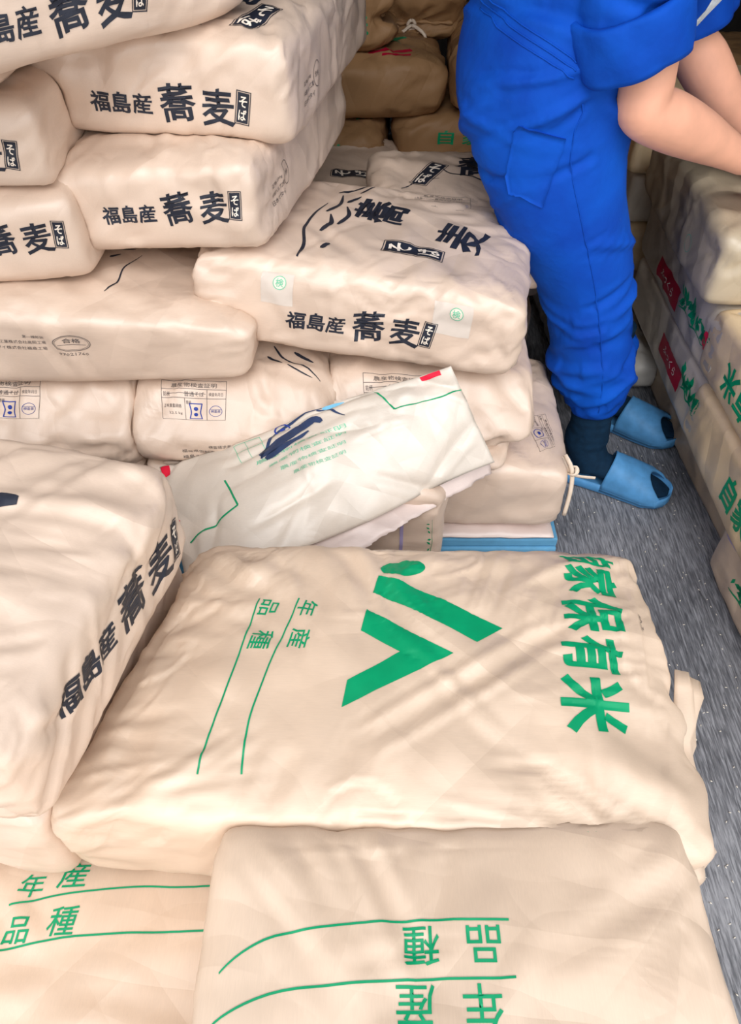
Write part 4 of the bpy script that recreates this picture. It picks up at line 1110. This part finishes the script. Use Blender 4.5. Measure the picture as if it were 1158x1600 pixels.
# pocket patch on the near hip, seams and the gathered waist
def patch(name, c, ux, vy, nu, nv, off, m, thick=.003):
    c, ux, vy = Vector(c), Vector(ux), Vector(vy)
    pts = [c + ux * (i / nu - .5) + vy * (j / nv - .5) for i in range(nu + 1) for j in range(nv + 1)]
    A = on_cloth(pts, off); Bk = on_cloth(pts, -.001); n = len(A)
    g = lambda i, j: i * (nv + 1) + j
    F = [(g(i, j), g(i + 1, j), g(i + 1, j + 1), g(i, j + 1)) for i in range(nu) for j in range(nv)]
    edge = [g(i, 0) for i in range(nu + 1)] + [g(nu, j) for j in range(1, nv + 1)] + [g(i, nv) for i in range(nu - 1, -1, -1)] + [g(0, j) for j in range(nv - 1, 0, -1)]
    F += [(edge[k], edge[(k + 1) % len(edge)], edge[(k + 1) % len(edge)] + n, edge[k] + n) for k in range(len(edge))]
    return link(name, mesh(name, A + Bk, F), m, cov)
patch('pocket', (.262, 1.275, .765), (.085, 0, -.02), (.02, 0, .115), 10, 12, .0035, M['cloth'])
def seam(name, pts, r):
    P = resample(pts, n=40)[0]
    link(name, mesh(name, *sweep(on_cloth(P, r * .4), r, 6)), M['cloth'], cov)
seam('side_seam', [(.335, 1.27, .86), (.330, 1.27, .78), (.375, 1.27, .66), (.43, 1.28, .52), (.475, 1.28, .36), (.495, 1.29, .24)], .0011)
for k_ in range(3): seam('waist_seam', [(.175, 1.42, .985 - .012 * k_), (.22, 1.33, .965 - .012 * k_), (.27, 1.285, .945 - .012 * k_), (.31, 1.27, .925 - .012 * k_)], .0014)
# towel end hanging from the neck
V = []; F = []
for i in range(15):
    t = i / 14; c = Vector((np.interp(t, [0, .3, .6, .85, 1], [.50, .56, .575, .545, .508]), 1.41 - .02 * math.sin(t * 3), np.interp(t, [0, .3, .6, .85, 1], [1.32, 1.22, 1.07, .975, .918]))); w = float(np.interp(t, [0, .7, .9, 1], [.03, .026, .020, .006]))
    for k in range(5): V.append(c + Vector((.75, .45, .3)).normalized() * w * (k / 2 - 1) + Vector((0, 0, .003 * math.sin(k * 2 + i))))
n = len(V); V += [v + Vector((.002, .006, 0)) for v in V]
for i in range(14):
    for k in range(4): F += [(i * 5 + k, i * 5 + k + 1, i * 5 + k + 6, i * 5 + k + 5), (n + i * 5 + k + 5, n + i * 5 + k + 6, n + i * 5 + k + 1, n + i * 5 + k)]
    F += [(i * 5, i * 5 + 5, n + i * 5 + 5, n + i * 5), (i * 5 + 4, n + i * 5 + 4, n + i * 5 + 9, i * 5 + 9)]
F += [tuple(70 + k for k in range(5)) + tuple(n + 70 + k for k in range(4, -1, -1))]
o = link('towel', mesh('towel', rel(V), F), M['towel'], per); o['label'] = 'pale grey towel end hanging at the chest'

# socks and slippers
def sock(h, d, an, top):
    h, d, an, top = Vector(h), Vector(d), Vector(an), Vector(top)
    P, a = resample([top + Vector((0, 0, .06)), top, an.lerp(top, .5), an + Vector((0, 0, .02))], [.046, .046, .046, .047], n=30)
    a = a + .0012 * np.sin(np.arange(30) * 1.7)
    s1 = ctube(P, a, a, 26)
    hh = h
    P, a, b = resample([hh + Vector((0, 0, .057)) - d * .022, hh + d * .03 + Vector((0, 0, .057)), hh + d * .10 + Vector((0, 0, .046)), hh + d * .16 + Vector((0, 0, .035)), hh + d * .19 + Vector((0, 0, .031))], [.030, .036, .037, .034, .014], [.030, .028, .021, .012, .008], n=24)
    s2 = ctube(P, a, b, 22, (d.y, -d.x, 0))
    P, a = resample([an + Vector((0, 0, .06)), an + Vector((0, 0, .02)) - d * .008, hh + d * .012 + Vector((0, 0, .045))], [.046, .046, .040], n=14)
    s3 = ctube(P, a, a, 22)
    v, f = join_vf(s1, s2, s3)
    remesh('sock', (rel(v), f), .0045, M['sock'], per, 5)
sock(H1 + D1 * .035, D1, (.512, 1.358, .09), (.503, 1.360, .23)); sock(H2 + D2 * .035, D2, (.595, 1.572, .09), (.588, 1.571, .23))
def slipper(h, d, L=.262, flip=1):
    h, d = Vector((h.x, h.y, 0)), d; side = Vector((d.y, -d.x, 0)) * flip
    root = empty('slipper', h - PO); root.parent = per
    def W(t): return float(np.interp(t, [0, .04, .12, .3, .45, .6, .78, .9, .97, 1], [.012, .028, .039, .044, .047, .052, .055, .048, .030, .010]))
    def cl_(t): return .006 * math.sin(t * 3.1) * -1
    def pt(t, s, z): return d * (t * L - .03) + side * (s * W(t) + cl_(t)) + Vector((0, 0, z))
    V = []; F = []; n = 40
    prof = [(-.88, .001), (-1.0, .007), (-1.03, .018), (-.98, .029), (-.86, .027), (-.5, .021), (0, .019), (.5, .021), (.86, .027), (.98, .029), (1.03, .018), (1.0, .007), (.88, .001)]
    for i in range(n + 1):
        t = i / n
        lip = .010 * max(0, 1 - t / .12) + .012 * max(0, (t - .82) / .18)
        for s_, z in prof: V.append(pt(t, s_, z + lip * (z > .015) + (.010 * max(0, (t - .8) / .2) if z < .015 else 0)))
    m_ = len(prof)
    for i in range(n):
        for k in range(m_): F.append((i * m_ + k, (i + 1) * m_ + k, (i + 1) * m_ + (k + 1) % m_, i * m_ + (k + 1) % m_))
    F += [tuple(range(m_)), tuple(n * m_ + k for k in range(m_))[::-1]]
    link('sole', mesh('sole', V, F), M['slip'], root)
    # upper: an arch from side to side, open at toe and heel
    V = []; F = []; nt, na = 22, 28
    for lay in (0, 1):
        for i in range(nt + 1):
            q = i / nt
            for k in range(na + 1):
                a = math.pi * k / na; s_ = -math.cos(a)
                t0 = .40 + .05 * math.sin(a); t1 = .968 - .19 * math.sin(a) ** 1.5
                t = t0 + (t1 - t0) * q
                top = float(np.interp(t, [.3, .45, .6, .8, .95], [.098, .092, .082, .068, .050])) - lay * .007
                w = 1.03 - lay * .09
                z = .012 + (top - .012) * math.sin(a) ** .6
                rib = .0006 * (math.sin(t * 260) if lay == 0 else 0)
                V.append(pt(t, s_ * w, z + rib))
    g = lambda l, i, k: l * (nt + 1) * (na + 1) + i * (na + 1) + k
    for i in range(nt):
        for k in range(na):
            F.append((g(0, i, k), g(0, i, k + 1), g(0, i + 1, k + 1), g(0, i + 1, k))); F.append((g(1, i, k), g(1, i + 1, k), g(1, i + 1, k + 1), g(1, i, k + 1)))
    for k in range(na): F += [(g(0, 0, k), g(1, 0, k), g(1, 0, k + 1), g(0, 0, k + 1)), (g(0, nt, k), g(0, nt, k + 1), g(1, nt, k + 1), g(1, nt, k))]
    for i in range(nt): F += [(g(0, i, 0), g(0, i + 1, 0), g(1, i + 1, 0), g(1, i, 0)), (g(0, i, na), g(1, i, na), g(1, i + 1, na), g(0, i + 1, na))]
    link('upper', mesh('upper', V, F), M['slip'], root)
slipper(H1, D1); slipper(H2, D2, flip=-1)
